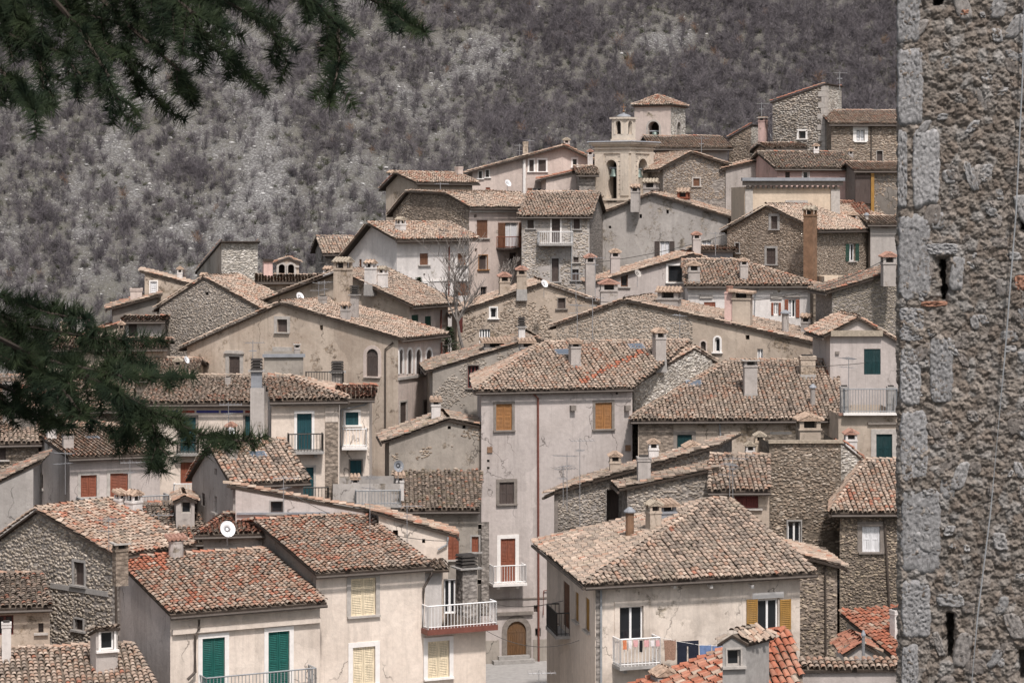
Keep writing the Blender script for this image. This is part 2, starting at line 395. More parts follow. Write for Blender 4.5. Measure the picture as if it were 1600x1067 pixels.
        if style in 'CO' and mull:
            m = MB(); k = 5; zz = zc-.1
            for q in (0, 1):
                p0 = sa+fw+.02 if q == 0 else cx+.06; p1 = cx-.06 if q == 0 else sb-fw-.02
                if style == 'O' and q == 1: continue
                vs = []; n = 8
                for a in range(n+1):
                    s_ = p0+(p1-p0)*a/n; d = -rec+.016+.008*(a % 2)
                    vs += [fc.w(s_, d, za+.1), fc.w(s_, d, zz)]
                m.add(vs, [(2*a, 2*a+2, 2*a+3, 2*a+1) for a in range(n)], 'curtain')
            m.build('curtain', wo)
        def leaf(p0, p1, n0, parent, tilt=0.):
            m = MB(); st = .06 if p1-p0 > .3 else .04; n1 = n0+.035; zt = zc-(r if arch else 0)
            m.fbox(fc, p0, p0+st, n0, n1, za, zt, col); m.fbox(fc, p1-st, p1, n0, n1, za, zt, col)
            zr = [za, (za+zt)/2-.04, zt-.08]
            for z in zr: m.fbox(fc, p0+st, p1-st, n0, n1, z, z+.08, col)
            ns = int((zt-za)/.065) if pxh > 30 else int((zt-za)/.11)
            if style == 'P':
                nb_ = max(2, int((p1-p0)/.12))
                for k in range(nb_): x = p0+st+(p1-p0-2*st)*k/nb_; m.fbox(fc, x+.004, x+(p1-p0-2*st)/nb_-.004, n0+.004, n1-.012, za+.01, zt-.01, col)
            else:
                for k in range(ns):
                    z = za+.03+(zt-za-.06)*k/ns; dz = (zt-za)/ns
                    m.hexa([fc.w(p0+st, n0+.03, z), fc.w(p1-st, n0+.03, z), fc.w(p1-st, n0+.004, z+dz*.55), fc.w(p0+st, n0+.004, z+dz*.55),
                            fc.w(p0+st, n0+.032, z+dz*.22), fc.w(p1-st, n0+.032, z+dz*.22), fc.w(p1-st, n0+.010, z+dz*.8), fc.w(p0+st, n0+.010, z+dz*.8)], col)
            m.build('shutter', parent)
        if style in 'SP':
            if sb-sa > .45: leaf(sa+.012, cx-.006, -rec*.45, wo); leaf(cx+.006, sb-.012, -rec*.45, wo)
            else: leaf(sa+.012, sb-.012, -rec*.45, wo)
            if arch: m = MB(); m.add([fc.w(a, -rec*.4, z) for a, z in top], [tuple(range(len(top)))], col); m.build('fanlight', wo)
        if style in 'OC' and col:
            hw = (sb-sa)*.5; k = .02
            if style == 'O' or True: leaf(sa-hw-.02, sa-.02, k, wo); leaf(sb+.02, sb+hw+.02, k, wo)
        if sur:
            m = MB(); d = .035; e = .012
            if arch:
                for k in range(len(top)-1):
                    (x0, z0), (x1, z1) = top[k], top[k+1]; g = (r+sw)/r
                    o0 = (cx+(x0-cx)*g, zs+(z0-zs)*g); o1 = (cx+(x1-cx)*g, zs+(z1-zs)*g)
                    m.hexa([fc.w(x0, d, z0), fc.w(o0[0], d, o0[1]), fc.w(o0[0], -.02, o0[1]), fc.w(x0, -.02, z0), fc.w(x1, d, z1), fc.w(o1[0], d, o1[1]), fc.w(o1[0], -.02, o1[1]), fc.w(x1, -.02, z1)], sur)
                m.fbox(fc, sa-sw, sa, -.02, d, za, zs-.002, sur); m.fbox(fc, sb, sb+sw, -.02, d, za, zs-.002, sur)
            else:
                m.fbox(fc, sa-sw, sa, -.02, d, za, zc, sur); m.fbox(fc, sb, sb+sw, -.02, d, za, zc, sur); m.fbox(fc, sa-sw, sb+sw, -.02, d+.004, zc+.001, zc+sw, sur)
            m.build('surround', wo)
        if lint: m = MB(); m.fbox(fc, sa-.28, sb+.28, -.02, .13, zc+.16, zc+.26, lint); m.fbox(fc, sa-.2, sb+.2, -.02, .07, zc+.262, zc+.34, lint); m.build('cornice', wo)
        if sill: m = MB(); m.fbox(fc, sa-.16, sb+.16, -.03, .12, za-.075, za-.001, sur or 'frame_stone'); m.build('sill', wo)
        return wo
    def dark(h, face, x, y, w=8, hh=9):   # an unglazed hole in the wall, its shade painted on a near-black sheet
        fc = h.face(face); a = sorted((fc.at(x-w/2, y)[0], fc.at(x+w/2, y)[0])); za, zc = fc.at(x, y+hh/2)[1], fc.at(x, y-hh/2)[1]
        hole = [(a[0], za), (a[1], za), (a[1], zc), (a[0], zc)]; fc.holes.append((hole, .25))
        m = MB(); m.add([fc.w(s, -.24, z) for s, z in hole], [(0, 1, 2, 3)], 'void_shade'); m.build('hole_shade', h.root)
    def balcony(h, face, x0, x1, ytop, ybot, depth=.8, col='white_metal', slab='cement', n=None, thick=.12, brackets=False, panel=None):
        fc = h.face(face); ym = ybot; s0, s1 = sorted((fc.at(x0, ym)[0], fc.at(x1, ym)[0])); zb = fc.at((x0+x1)/2, ybot)[1]; zt = fc.at((x0+x1)/2, ytop)[1]
        m = MB(); m.fbox(fc, s0-.05, s1+.05, 0, depth+.05, zb-thick, zb, slab)
        if brackets:
            for q in (.2, .8): x = s0+(s1-s0)*q; m.fbox(fc, x-.07, x+.07, 0, depth*.6, zb-thick-.18, zb-thick-.001, slab)
        bo = m.build('balcony', h.root); m = MB(); r = .018
        cs = [(s0, 0), (s0, depth), (s1, depth), (s1, 0)]
        for (a, n0), (b, n1) in zip(cs, cs[1:]):
            p, q = fc.w(a, n0, 0), fc.w(b, n1, 0); L = (q-p).length; k = max(2, int(L/.13))
            m.tube([(p.x, p.y, zt), (q.x, q.y, zt)], r*1.5, col, 4); m.tube([(p.x, p.y, zb+.08), (q.x, q.y, zb+.08)], r, col, 4)
            for t in range(k+1): v = p.lerp(q, t/k); m.tube([(v.x, v.y, zb), (v.x, v.y, zt)], r*(1.4 if t in (0, k) else .75), col, 4)
        m.build('railing', bo); return bo
    def pipe(h, face, pts, col='pipe_brown', r=.05, off=.08):
        fc = h.face(face); q = [fc.at(*p) for p in pts]; m = MB(); m.tube([fc.w(a, off, z) for a, z in q], r, col, 6); m.build('downpipe', h.root)
    def band(h, face, x0, x1, y0, y1, mat, d=.06, name='string_course'):
        fc = h.face(face); a = sorted((fc.at(x0, (y0+y1)/2)[0], fc.at(x1, (y0+y1)/2)[0])); z1, z0 = fc.at((x0+x1)/2, y0)[1], fc.at((x0+x1)/2, y1)[1]
        m = MB(); m.fbox(fc, a[0], a[1], -.02, d, z0, z1, mat); m.build(name, h.root)
    def ch(h, x, yb, w, yt, kind='gable', col='p_grey', hit=None, dd=1.):
        q = h.roof_hit(x, yb); p = q or P(x, yb, hit or h.D+2)
        k = F/p.y; W = w/k; z1 = (HY-yt)/F*p.y; rz = math.atan2(h.b.y, h.b.x)+rnd.uniform(-.06, .06)
        chimney(h.root, p, W, z1, rz, kind, col, dd, q is not None)
    def skylight(h, x, y, w, hh):
        r = ray(x, y)
        for e in h.slopes:
            E = (e[1]-e[0]).normalized(); n = E.cross(e[2]-e[0]).normalized(); S = n.cross(E)
            if r.dot(n) > -1e-3: continue
            p = r*(e[0].dot(n)/r.dot(n))
            if inpoly((p-e[0]).dot(E), (p-e[0]).dot(S), [((q-e[0]).dot(E), (q-e[0]).dot(S)) for q in e]):
                def bx(a, b, c, d, mat):
                    m = MB(); m.hexa([p+E*u+S*v+n*k for k in (c, d) for u, v in ((-a, -b), (a, -b), (a, b), (-a, b))], mat); return m
                o = bx(w/2, hh/2, 0, .17, 'lead').build('skylight', h.root); bx(w/2-.06, hh/2-.06, .171, .18, 'sky_pane').build('pane', o); return
    # ---- build
    def build(h):
        m = MB(); la, lb, zb = h.la, h.lb, h.zb; pts = h.pts; J = h.axis == 'j'
        zr0 = pts[0][1]; z_end = pts[-1][1]
        def prof_poly(L): return [(0, zb), (L, zb)]+[(t, z) for t, z in reversed(pts)]
        if J:
            pa = prof_poly(la) if not h.hl > 0 else [(0, zb), (la, zb), (la, zr0), (0, zr0)]
            pc = prof_poly(la) if not h.hr > 0 else [(0, zb), (la, zb), (la, zr0), (0, zr0)]
            pb = [(0, zb), (lb, zb), (lb, zr0), (0, zr0)]; pd = [(0, zb), (lb, zb), (lb, z_end), (0, z_end)]
        else:
            pb = pd = prof_poly(lb); pa = [(0, zb), (la, zb), (la, zr0), (0, zr0)]; pc = [(0, zb), (la, zb), (la, z_end), (0, z_end)]
        fc_c = Face(h.fa.O+h.b*lb, h.a, -h.fa.n); fc_d = Face(h.fb.O+h.a*la, h.b, -h.fb.n)
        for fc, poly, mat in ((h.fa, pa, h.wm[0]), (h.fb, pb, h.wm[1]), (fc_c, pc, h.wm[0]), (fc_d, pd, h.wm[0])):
            vs = []; es = []
            for loop in [poly]+[q[0] for q in fc.holes]:
                k = len(vs); vs += [Vector(p) for p in loop]; es += [(k+q, k+(q+1) % len(loop)) for q in range(len(loop))]
            ov, oe_, of, *_ = delaunay_2d_cdt(vs, es, [], 0, 1e-5)
            keep = []
            for f in of:
                cx = sum(ov[q].x for q in f)/3; cz = sum(ov[q].y for q in f)/3
                if inpoly(cx, cz, poly) and not any(inpoly(cx, cz, q[0]) for q in fc.holes): keep.append(tuple(f))
            m.add([fc.w(p.x, 0, p.y) for p in ov], keep, mat)
            for hole, rec in fc.holes:
                n = len(hole); m.add([fc.w(a, 0, z) for a, z in hole]+[fc.w(a, -rec, z) for a, z in hole], [(q, (q+1) % n, n+(q+1) % n, n+q) for q in range(n)], mat)
        wallo = m.build('wall', h.root)
        if h.rub:
            for key, spec in h.rub.items():
                fc = h.face(key); poly = pa if key == 'a' else pb
                zlo = max(zb, (HY-spec.get('vb', h.vb))/F*h.D*1.02)
                me = rubble(fc, poly, zlo, h.base, **{k: v for k, v in spec.items() if k != 'vb'})
                if me: link('rubble_stones', me, wallo, kind='stuff')
        if not h.slopes: return
        m = MB(); T = h.rt
        for e in h.slopes:
            q = e if (e[2]-e[3]).length > .01 else e[:3]; n = len(q); dn = Vector((0, 0, T)); up = Vector((0, 0, .03))
            m.add([p+up for p in q], [tuple(range(n))], 'roofbase')
            m.add([p+up for p in q]+[p-dn+up for p in q], [tuple(range(2*n-1, n-1, -1))]+[(k, n+k, n+(k+1) % n, (k+1) % n) for k in range(n)], 'wood')
        h.roof = m.build('roof', h.root)
        h.tile_roof()
        if h.gut:
            for e in h.slopes:
                n = (e[1]-e[0]).cross(e[2]-e[0]).normalized()
                if n.y < .25 and abs(e[0].z-e[1].z) < .05:
                    d = Vector((n.x, n.y, 0)).normalized()*.05 if abs(n.x)+abs(n.y) > .05 else Vector((0, 0, 0)); m = MB(); m.tube([e[0]+d-Vector((0, 0, .10)), e[1]+d-Vector((0, 0, .10))], .06, 'pipe_brown', 6); m.build('gutter', h.root)
    def tile_roof(h):
        V = []; A = []; C = []   # centres, axes
        near = h.near; Tv, Tf = (TVn, TFn) if h.D < 124 else (TVf, TFf)
        for e in h.slopes:
            E = (e[1]-e[0]).normalized(); tri = (e[2]-e[3]).length < .01; n = E.cross((e[3] if not tri else e[2])-e[0]).normalized(); S = n.cross(E)
            c = (e[0]+e[2])/2
            if n.dot(-c.normalized()) < -.12: continue
            poly = [((q-e[0]).dot(E), (q-e[0]).dot(S)) for q in (e if not tri else e[:3])]
            xs = [q[0] for q in poly]; ys = [q[1] for q in poly]; row = .25*h.tw/.19; w = h.tw
            x = min(xs)+w*.5
            while x < max(xs):
                y = -.05+rnd.uniform(-.05, .05); dx = rnd.uniform(-.02, .02)
                while y < max(ys):
                    if inpoly(x, y+.12, poly):
                        p = e[0]+E*(x+dx+rnd.uniform(-.015, .015))+S*y+n*.05
                        V.append(p); a = rnd.gauss(0, .045); e2 = E*math.cos(a)+S*math.sin(a); A.append((e2, n.cross(e2), n))
                    y += row
                x += w
        nroof = len(V)
        for p, q in h.lines:
            d = (q-p); L = d.length
            if L < .3: continue
            d.normalize(); x = d.cross(Vector((0, 0, 1))).normalized(); n = x.cross(d)
            for k in range(int(L/.3)):
                V.append(p+d*(k*.3)+n*.085); a = rnd.uniform(-.06, .06); x2 = x*math.cos(a)+d*math.sin(a); A.append((x2*1.15, n.cross(x2), n*1.1))
        if not V: return
        Vn = np.array([tuple(v) for v in V]); An = np.array([[tuple(r) for r in a] for a in A])
        ksc = h.tw/.19; An[:, 0] *= ksc; An[:, 2] *= ksc
        Cn = np.round(tile_colors(Vn, h.pal)*np.array((.92, .89, .88))*(1. if h.near else rnd.choice((.82, .88, .94, 1.))), 3); Vn = Vn+rs.normal(0, .007, Vn.shape); Vn[:, 2] += [.035*noise.noise(Vector(q)*.6)+.03 for q in Vn]
        if getattr(h, 'patch', None):
            for (px0, py0, px1, py1, cc) in h.patch:
                s = np.array([proj(v) for v in Vn]); k = (s[:, 0] > px0) & (s[:, 0] < px1) & (s[:, 1] > py0) & (s[:, 1] < py1) & (rs.rand(len(s)) < .85)
                Cn[k] = np.array(TL[cc])*rs.uniform(.8, 1.25, (k.sum(), 1))
        single = np.zeros(len(Vn), bool)
        if near:
            s = np.array([proj(v) for v in Vn]); ok = (s[:, 0] > 0) & (s[:, 0] < 1400) & (s[:, 1] < 1067) & (s[:, 1] > 0); ok[nroof:] = False
            idx = np.where(ok)[0]; idx = idx[np.argsort(Vn[idx, 1])][:300]; single[idx] = True
            for k in idx:
                o = link('tile', tile_variant(np.clip(Cn[k], 0, .95)), h.roof); a = An[k]; p = Vn[k]-np.array(h.base)
                o.matrix_basis = Matrix(((a[0][0], a[1][0], a[2][0], p[0]), (a[0][1], a[1][1], a[2][1], p[1]), (a[0][2], a[1][2], a[2][2], p[2]), (0, 0, 0, 1)))
        g = ~single
        if g.any():
            W = np.einsum('vk,nkj->nvj', Tv, An[g])+(Vn[g]-np.array(h.base))[:, None, :]; nv = len(Tv); n = len(W)
            Fc = (Tf[None]+(np.arange(n)*nv)[:, None, None]).reshape(-1, 4)
            me = np_mesh('roof_tiles', W.reshape(-1, 3), [Fc], [np.repeat(Cn[g], len(Tf), 0)], 'tile'); link('roof_tiles', me, h.roof, kind='stuff')
def rubble(fc, poly, zlo, base, cols=((.30, .27, .22), (.24, .2, .15), (.36, .33, .28)), size=1., cover=1., proud=.026, skip=None, k0=0, beyond=None):
    r = random.Random(int(abs(fc.O.x*91+fc.O.y*13+k0))); xs = [p[0] for p in poly]; zt = max(p[1] for p in poly); V = []; Q = []; G = []; Cc = []
    z = max(min(p[1] for p in poly), zlo); sz = size*.68*(.78+.42*abs(math.sin(fc.O.x*7.7+fc.O.y*3.1))); step = .135*sz
    holes = [q[0] for q in fc.holes]
    while z < zt:
        x = min(xs)+r.uniform(-.1, .05)
        while x < max(xs):
            big = r.random() < .14; ww = r.uniform(.13, .30)*sz*(1.6 if big else 1); hh = r.uniform(.08, .17)*sz*(1.5 if big else 1)
            cx, cz = x+r.uniform(-.06, .06), z+r.uniform(-.07, .07); x += .205*sz
            if r.random() < .1 or (beyond is not None and cx < beyond): continue
            pw = fc.w(cx, 0, cz)
            if cover < 1 and noise.noise(pw*.55)*.6+noise.noise(pw*1.9)*.35 > (cover-.5)*1.1: continue
            if not all(inpoly(cx+a, cz+b, poly) for a, b in ((-ww*.5, 0), (ww*.5, 0), (0, hh*.5), (-ww*.4, hh*.45), (ww*.4, hh*.45))): continue
            if any(inpoly(cx+a*ww*.5, cz+b*hh*.5, q) for q in holes for a in (-1.2, 0, 1.2) for b in (-1.3, 0, 1.3)): continue
            ro = r.gauss(0, .22); cr, sr = math.cos(ro), math.sin(ro)
            n = 7; k = len(V); a0 = r.uniform(0, 1); d = proud*r.uniform(.5, 1.3); tx, tz = r.uniform(-.12, .12), r.uniform(-.1, .1)
            for s, dd in ((1., -.01), (.72, d)):
                for q in range(n):
                    a = 2*math.pi*(q+a0)/n; c, s_ = math.cos(a), math.sin(a); g = (abs(c)**3.2+abs(s_)**3.2)**(-1/3.2)*(.95+.1*math.sin(q*5.1+a0*9))
                    X_, Z_ = c*g*ww*.5*s, s_*g*hh*.5*s; V.append(fc.w(cx+X_*cr-Z_*sr, dd+(tx*c+tz*s_)*d*(dd > 0), cz+X_*sr+Z_*cr)-base)
            Q += [(k+q, k+(q+1) % n, k+n+(q+1) % n, k+n+q) for q in range(n)]; G.append(tuple(range(k+n, k+2*n)))
            cc = np.array(r.choice(cols))*r.uniform(.8, 1.3)*(1+.3*noise.noise(pw*.5)); Cc.append(cc)
        z += step
    if not V: return None
    Cc = np.array(Cc); return np_mesh('rubble_stones', np.array([tuple(v) for v in V]), [np.array(Q), np.array(G)], [np.repeat(Cc, 7, 0), Cc], 'stone')
def mini_tiles(m, p0, p1, up, n, L, mat_r=.075):
    """short run of barrel tiles for a chimney hat: columns between p0 and p1, running along up"""
    p0, p1, up = vec(p0), vec(p1), vec(up); E = p1-p0; nn = E.normalized().cross(up.normalized())
    for k in range(n):
        c = p0+E*((k+.5)/n); r = E.length/n*.44; vs = []
        for s in (0, 1):
            for a in range(5): an = math.pi*a/4; vs.append(c+up*s+E.normalized()*(-math.cos(an)*r)+nn*(math.sin(an)*r+.01))
        m.add(vs, [(a, a+1, 6+a, 5+a) for a in range(4)]+[(0, 1, 2, 3, 4)], mat_r)
plain('hat_tile', (.36, .265, .20), .9, .45, 7.); plain('hat_red', (.33, .19, .145), .9, .35, 7.); plain('hat_old', (.33, .28, .22), .9, .35, 8.)
def chimney(parent, p, W, z1, rz, kind, col, dd=1., flash=True):
    m = MB(); c, s = math.cos(rz), math.sin(rz); D_ = W*dd
    ht = {'gable': .42, 'gred': .42, 'slab': .30, 'pot': 0, 'round': .12, 'rings': 0, 'plain': 0, 'shed': .3, 'metal': 0}.get(kind, 0)*min(1.3, max(.75, W/.6))
    zs = z1-ht; L = lambda x, y, z: (p[0]+x*c-y*s, p[1]+x*s+y*c, z)
    if kind == 'round': m.lathe((p[0], p[1], p[2]-.6), [(W*.5, 0), (W*.48, zs-p[2]+.5), (W*.52, zs-p[2]+.6)], col, 14)
    elif kind == 'metal': m.lathe((p[0], p[1], p[2]-.6), [(W*.5, 0), (W*.5, zs-p[2]+.6)], col, 12)
    else:
        m.box((p[0], p[1], p[2]-.6), (W, D_, zs-p[2]+.6), col, rz)
        m.box((p[0], p[1], zs-.10), (W*1.12, D_*1.12, .07), col, rz)
        if kind in ('gable', 'gred', 'slab', 'shed'):
            for a in (-1, 1):
                for b in (-1, 1): m.box(L(a*W*.4, b*D_*.4, zs), (W*.2, D_*.2, ht*.62), col, rz)
            m.box((p[0], p[1], zs), (W*.5, D_*.5, ht*.55), 'black_flue_shade', rz)  # near-black inner box paints the shade between the cap posts
        if flash: m.box((p[0], p[1], p[2]-.55), (W*1.14, D_*1.14, .66), 'cement', rz, .94)
    co = m.build('chimney', parent); m = MB()
    if kind in ('gable', 'gred'):
        hm = rnd.choice(('hat_tile', 'hat_old', 'hat_tile')) if kind == 'gable' else 'hat_red'; x = W*.60; y = D_*.60; zz = zs+ht*.58; rg = zs+ht
        m.hexa([L(-x, -y, zz), L(x, -y, zz), L(x, y, zz), L(-x, y, zz), L(-.02, -y, rg), L(.02, -y, rg), L(.02, y, rg), L(-.02, y, rg)], hm)
        for sg in (-1, 1):
            A = Vector(L(sg*x*1.05, -sg*y*1.05, zz)); B = Vector(L(sg*x*1.05, sg*y*1.05, zz)); m_up = Vector(L(0, 0, rg+.03))-Vector(L(sg*x*1.05, 0, zz))
            mini_tiles(m, A, B, m_up, max(3, int(2*y/.19)), 1, hm)
        m.tube([L(0, -y*1.05, rg+.02), L(0, y*1.05, rg+.02)], .07, hm, 6)
    elif kind == 'shed':
        hm = 'hat_tile'; x = W*.7; y = D_*.7; zz = zs+ht*.55
        m.hexa([L(-x, -y, zz), L(x, -y, zz), L(x, y, zz+.12), L(-x, y, zz+.12), L(-x, -y, zz+.05), L(x, -y, zz+.05), L(x, y, zz+.18), L(-x, y, zz+.18)], hm)
        mini_tiles(m, L(-x, -y, zz+.05), L(x, -y, zz+.05), Vector(L(0, y, zz+.18))-Vector(L(0, -y, zz+.05)), max(3, int(2*x/.17)), 1, hm)
    elif kind == 'slab':
        m.box((p[0], p[1], zs+ht*.62), (W*1.35, D_*1.35, .06), 'frame_stone', rz)
        for k in (-.3, .1, .4): m.box(L(k*W, 0, zs+ht*.62+.062), (W*.22, D_*1.1, .06), 'hat_tile', rz)
    elif kind == 'pot': m.lathe((p[0], p[1], z1), [(W*.42, 0), (W*.36, .25), (W*.42, .27), (W*.42, .33)], 'hat_red', 10)
    elif kind == 'rings':
        for k in range(4): m.box((p[0], p[1], z1+.02+k*.13), (W*1.1, D_*1.1, .08), 'black_flue_shade', rz, .9)
        m.box((p[0], p[1], z1), (W*.7, D_*.7, .5), 'black_flue_shade', rz); m.box((p[0], p[1], z1-.06), (W*1.5, D_*1.5, .055), 'cement', rz)
    elif kind == 'round':
        m.lathe((p[0], p[1], zs), [(W*.36, 0), (W*.36, .1)], 'black_flue_shade', 10)
        for k in range(5): a = Vector(L(-W*.55+k*W*.275, -W*.5, zs+.1)); m.tube([a, Vector(L(-W*.55+k*W*.275, W*.5, zs+.2))], W*.13, 'hat_red', 6)
    elif kind == 'metal':
        m.lathe((p[0], p[1], z1), [(W*.75, 0), (W*.75, .05), (W*.2, .2)], 'lead', 10)
    else:
        m.box((p[0], p[1], z1), (W*1.12, D_*1.12, .07), col, rz); m.box((p[0], p[1], z1+.071), (W*.7, D_*.7, .06), 'black_flue_shade', rz)
    m.build('cap', co)
def antenna(x, yb, yt, D, where, ang=0., el=7, L=1.0, yagi=True):
    p = P(x, yb, D); z1 = (HY-yt)/F*D; k = max(.012, .012*D/90)
    t = thing('tv_antenna', where, 'antenna', p, 'television antennas on the roofs')
    m = MB(); m.tube([p, (p.x, p.y, z1)], k*1.15, 'alu', 5); m.build('mast', t)
    d = Vector((math.cos(ang), math.sin(ang), 0)); n = Vector((-d.y, d.x, 0)); z = z1-.12
    m = MB(); c = Vector((p.x, p.y, z)); m.tube([c-d*L*.4, c+d*L*.6], k*.8, 'alu', 4); bo = m.build('boom', t)
    for q in range(el):
        w = .42-.028*q; x0 = c-d*L*.38+d*L*.95*q/(el-1); m = MB(); o = n*w if q % 2 else n*w*.9
        m.tube([x0-o+Vector((0, 0, -.004*q)), x0+o+Vector((0, 0, .06))], k*.55, 'alu', 3); m.build('element', bo)
    if yagi:
        c = Vector((p.x, p.y, z-.4)); d2 = Vector((math.cos(ang+1.2), math.sin(ang+1.2), 0)); m = MB(); m.tube([c-d2*.3, c+d2*.5], k*.7, 'alu', 4)
        n2 = Vector((-d2.y, d2.x, 0)); b2 = m.build('boom', t)
        for q in range(5): x0 = c-d2*.28+d2*.75*q/4; m = MB(); m.tube([x0-n2*.18, x0+n2*.18], k*.5, 'alu', 3); m.build('element', b2)
def dish(x, y, D, rad_px, label, az=35, el=30, mat='dish', mast=14):
    c = P(x, y, D); r = rad_px*D/F; t = thing('satellite_dish', label, 'satellite dish', (c.x, c.y, c.z-mast*D/F), 'satellite dishes on the roofs')
    n = Vector((math.sin(R(az))*math.cos(R(el)), -math.cos(R(az))*math.cos(R(el)), math.sin(R(el)))); u = n.cross(Vector((0, 0, 1))).normalized(); v = u.cross(n)
    m = MB(); vs = [c-n*r*.28]; N = 20
    for k, (q, dp) in enumerate(((.35, -.25), (.7, -.14), (1., 0.), (1.02, .015), (1., -.02), (.7, -.17), (.3, -.29))):
        vs += [c+u*math.cos(2*math.pi*a/N)*r*q*.93+v*math.sin(2*math.pi*a/N)*r*q+n*r*dp for a in range(N)]
    fs = [(0, 1+a, 1+(a+1) % N) for a in range(N)]
    for k in range(6): fs += [(1+k*N+a, 1+k*N+(a+1) % N, 1+(k+1)*N+(a+1) % N, 1+(k+1)*N+a) for a in range(N)]
    m.add(vs, fs, mat); m.build('reflector', t, smooth=True)
    m = MB(); q = c+n*r*1.0-v*r*.25; m.tube([c-v*r*.95, q], r*.022, 'alu', 5); ao = m.build('arm', t)
    m = MB(); m.tube([q-n*r*.08, q+n*r*.1], r*.055, 'frame_white', 8); m.build('receiver', ao)
    m = MB(); b = c-n*r*.32; m.tube([b, (b.x, b.y, c.z-mast*D/F-.3)], r*.06, 'alu', 6); m.build('bracket', t)
# ---------------------------------------------------------------- the town, front row first
GREY = ((.33, .285, .24), (.28, .24, .20), (.38, .34, .295)); BRN = ((.33, .265, .205), (.26, .205, .16), (.38, .325, .27), (.21, .17, .135)); DRK = ((.19, .155, .125), (.29, .235, .185), (.15, .125, .105), (.34, .28, .21)); PALE = ((.46, .43, .38), (.38, .345, .30), (.53, .50, .46))
# cream house with green shutters
h = House('cream house with green shutters and patched red tiled roof', 85, 266, 956, 27, ('a', (186, 876), 'm'), xr=500, wall='p_main', wallb='p_cream', pal='near', near=True, og=.12)  # left wall's greyer plaster puts its shade into the colour
h.patch = [(185, 866, 264, 894, 'fresh'), (186, 892, 215, 902, 'terra')]
h.w('b', 316, 996, 351, 1090, 'S', 'w_green', 'frame_white', .16, False)
h.w('b', 419, 986, 452, 1080, 'S', 'w_green', 'frame_white', .16, False)
h.balcony('b', 312, 482, 1046, 1092, .7, 'pipe_grey')
h.band('b', 268, 499, 973, 981, 'p_cream', .16, 'cornice'); h.pipe('b', [(308, 966), (308, 980), (302, 990), (302, 1048), (290, 1060)], 'pipe_brown', .055, .2)
h.ch(188, 888, 20, 846, 'slab', 'r_brown', 87); h.ch(275, 874, 24, 840, 'round', 'p_grey')
F1 = h
# cream house with cream shutters
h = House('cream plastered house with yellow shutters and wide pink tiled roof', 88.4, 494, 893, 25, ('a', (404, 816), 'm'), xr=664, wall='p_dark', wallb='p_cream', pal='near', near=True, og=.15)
h.w('b', 548, 903, 587, 961, 'S', 'w_cream', 'frame_stone', .16); h.w('b', 551, 1010, 586, 1068, 'S', 'w_cream', 'frame_white', .18)
h.pipe('b', [(672, 888), (672, 896), (660, 918), (659, 985)], 'pipe_brown', .05, .12)
F2 = h
h = House('terrace house with white railing and one yellow shuttered window', 90.2, 665, 984, 25, ('flat',), xr=759, la=4.5, wall='p_warm', tiles=False)
h.w('b', 668, 1001, 702, 1058, 'S', 'w_cream', 'frame_white', .16)
h.balcony('b', 660, 766, 940, 976, .55, 'white_metal', 'pipe_red', thick=.2)
h.ch(729, 970, 25, 885, 'rings', 'r_grey', 94)
h.later.append(lambda: None)
# the recessed wall and lean-to behind the terrace
h = House('low cream lean-to with plastic canopy behind the white terrace railing', 93.2, 664, 890, 10, ('F', 1.6, 878), xr=690, la=1.6, wall='p_white', pal='grey', gutter=False)
h.w('b', 694, 905, 712, 958, 'G', 'white_frame', None, sill=False)
# rubble gable house, left
h = House('rubble stone gable house with dark narrow window and lichen speckled roof', 90, 178, 864, 50, ('a', (62, 797), (-10, 850)), xr=290, wall='r_grey', pal='mix', near=True, rub={'a': dict(cols=((.34, .295, .245), (.28, .24, .195), (.39, .345, .295)), vb=1015)}, og=.2, vb=1015)
h.w('a', 116, 878, 132, 914, 'D', sur='cement', sw=.1); h.w('a', 117, 967, 130, 984, 'D', sur='cement', sw=.06); h.band('a', 80, 170, 917, 925, 'cement', .05)
h.pipe('b', [(178, 868), (179, 975)], 'pipe_brown', .045, .1)
h.ch(209, 800, 19, 768, 'gable', 'p_white'); h.ch(188, 792, 14, 769, 'shed', 'p_white', 97)
# bottom-left tiled roof
h = House('house under wide brown tiled roof with small white framed dormer', 78, 262, 1120, 8, ('F', 6.0, 1008), xl=None, lb=-6, wall='p_grey', pal='mix', near=True) if False else House('house under wide olive tiled roof with small white framed dormer', 77.5, -40, 1125, 14, ('F', 5.2, 1022), xr=262, ph=112, wall='p_grey', pal='old', near=True, og=.1)
LR = h
# its dormer
h = House('little dormer with white window standing on the olive tiled roof', 81.3, 150, 985, 24, ('a', (141, 990), ), xr=184, wall='p_grey', pal='old', zb=-15.8, gutter=False, name='dormer', cat='dormer', oe=.12, og=.06)
h.w('b', 157, 986, 178, 1015, 'G', 'white_frame', 'frame_white', .07, mull=0)
# small house at the left margin
h = House('small tan house with red framed window at the picture margin', 86, 80, 938, -10, ('F', 3.4, 897), lb=-6, wall='p_tan', pal='brown') if False else House('small tan plastered house with red framed window below rubble gable', 86.5, -30, 948, 12, ('F', 3.4, 902), xr=78, ph=106, wall='p_tan', pal='brown', og=.05)
h.w('b', -6, 961, 21, 992, 'G', 'w_dred', None, sill=False); h.w('b', 60, 973, 68, 988, 'D')
h.ch(10, 1012, 14, 975, 'plain', 'p_white', 82)
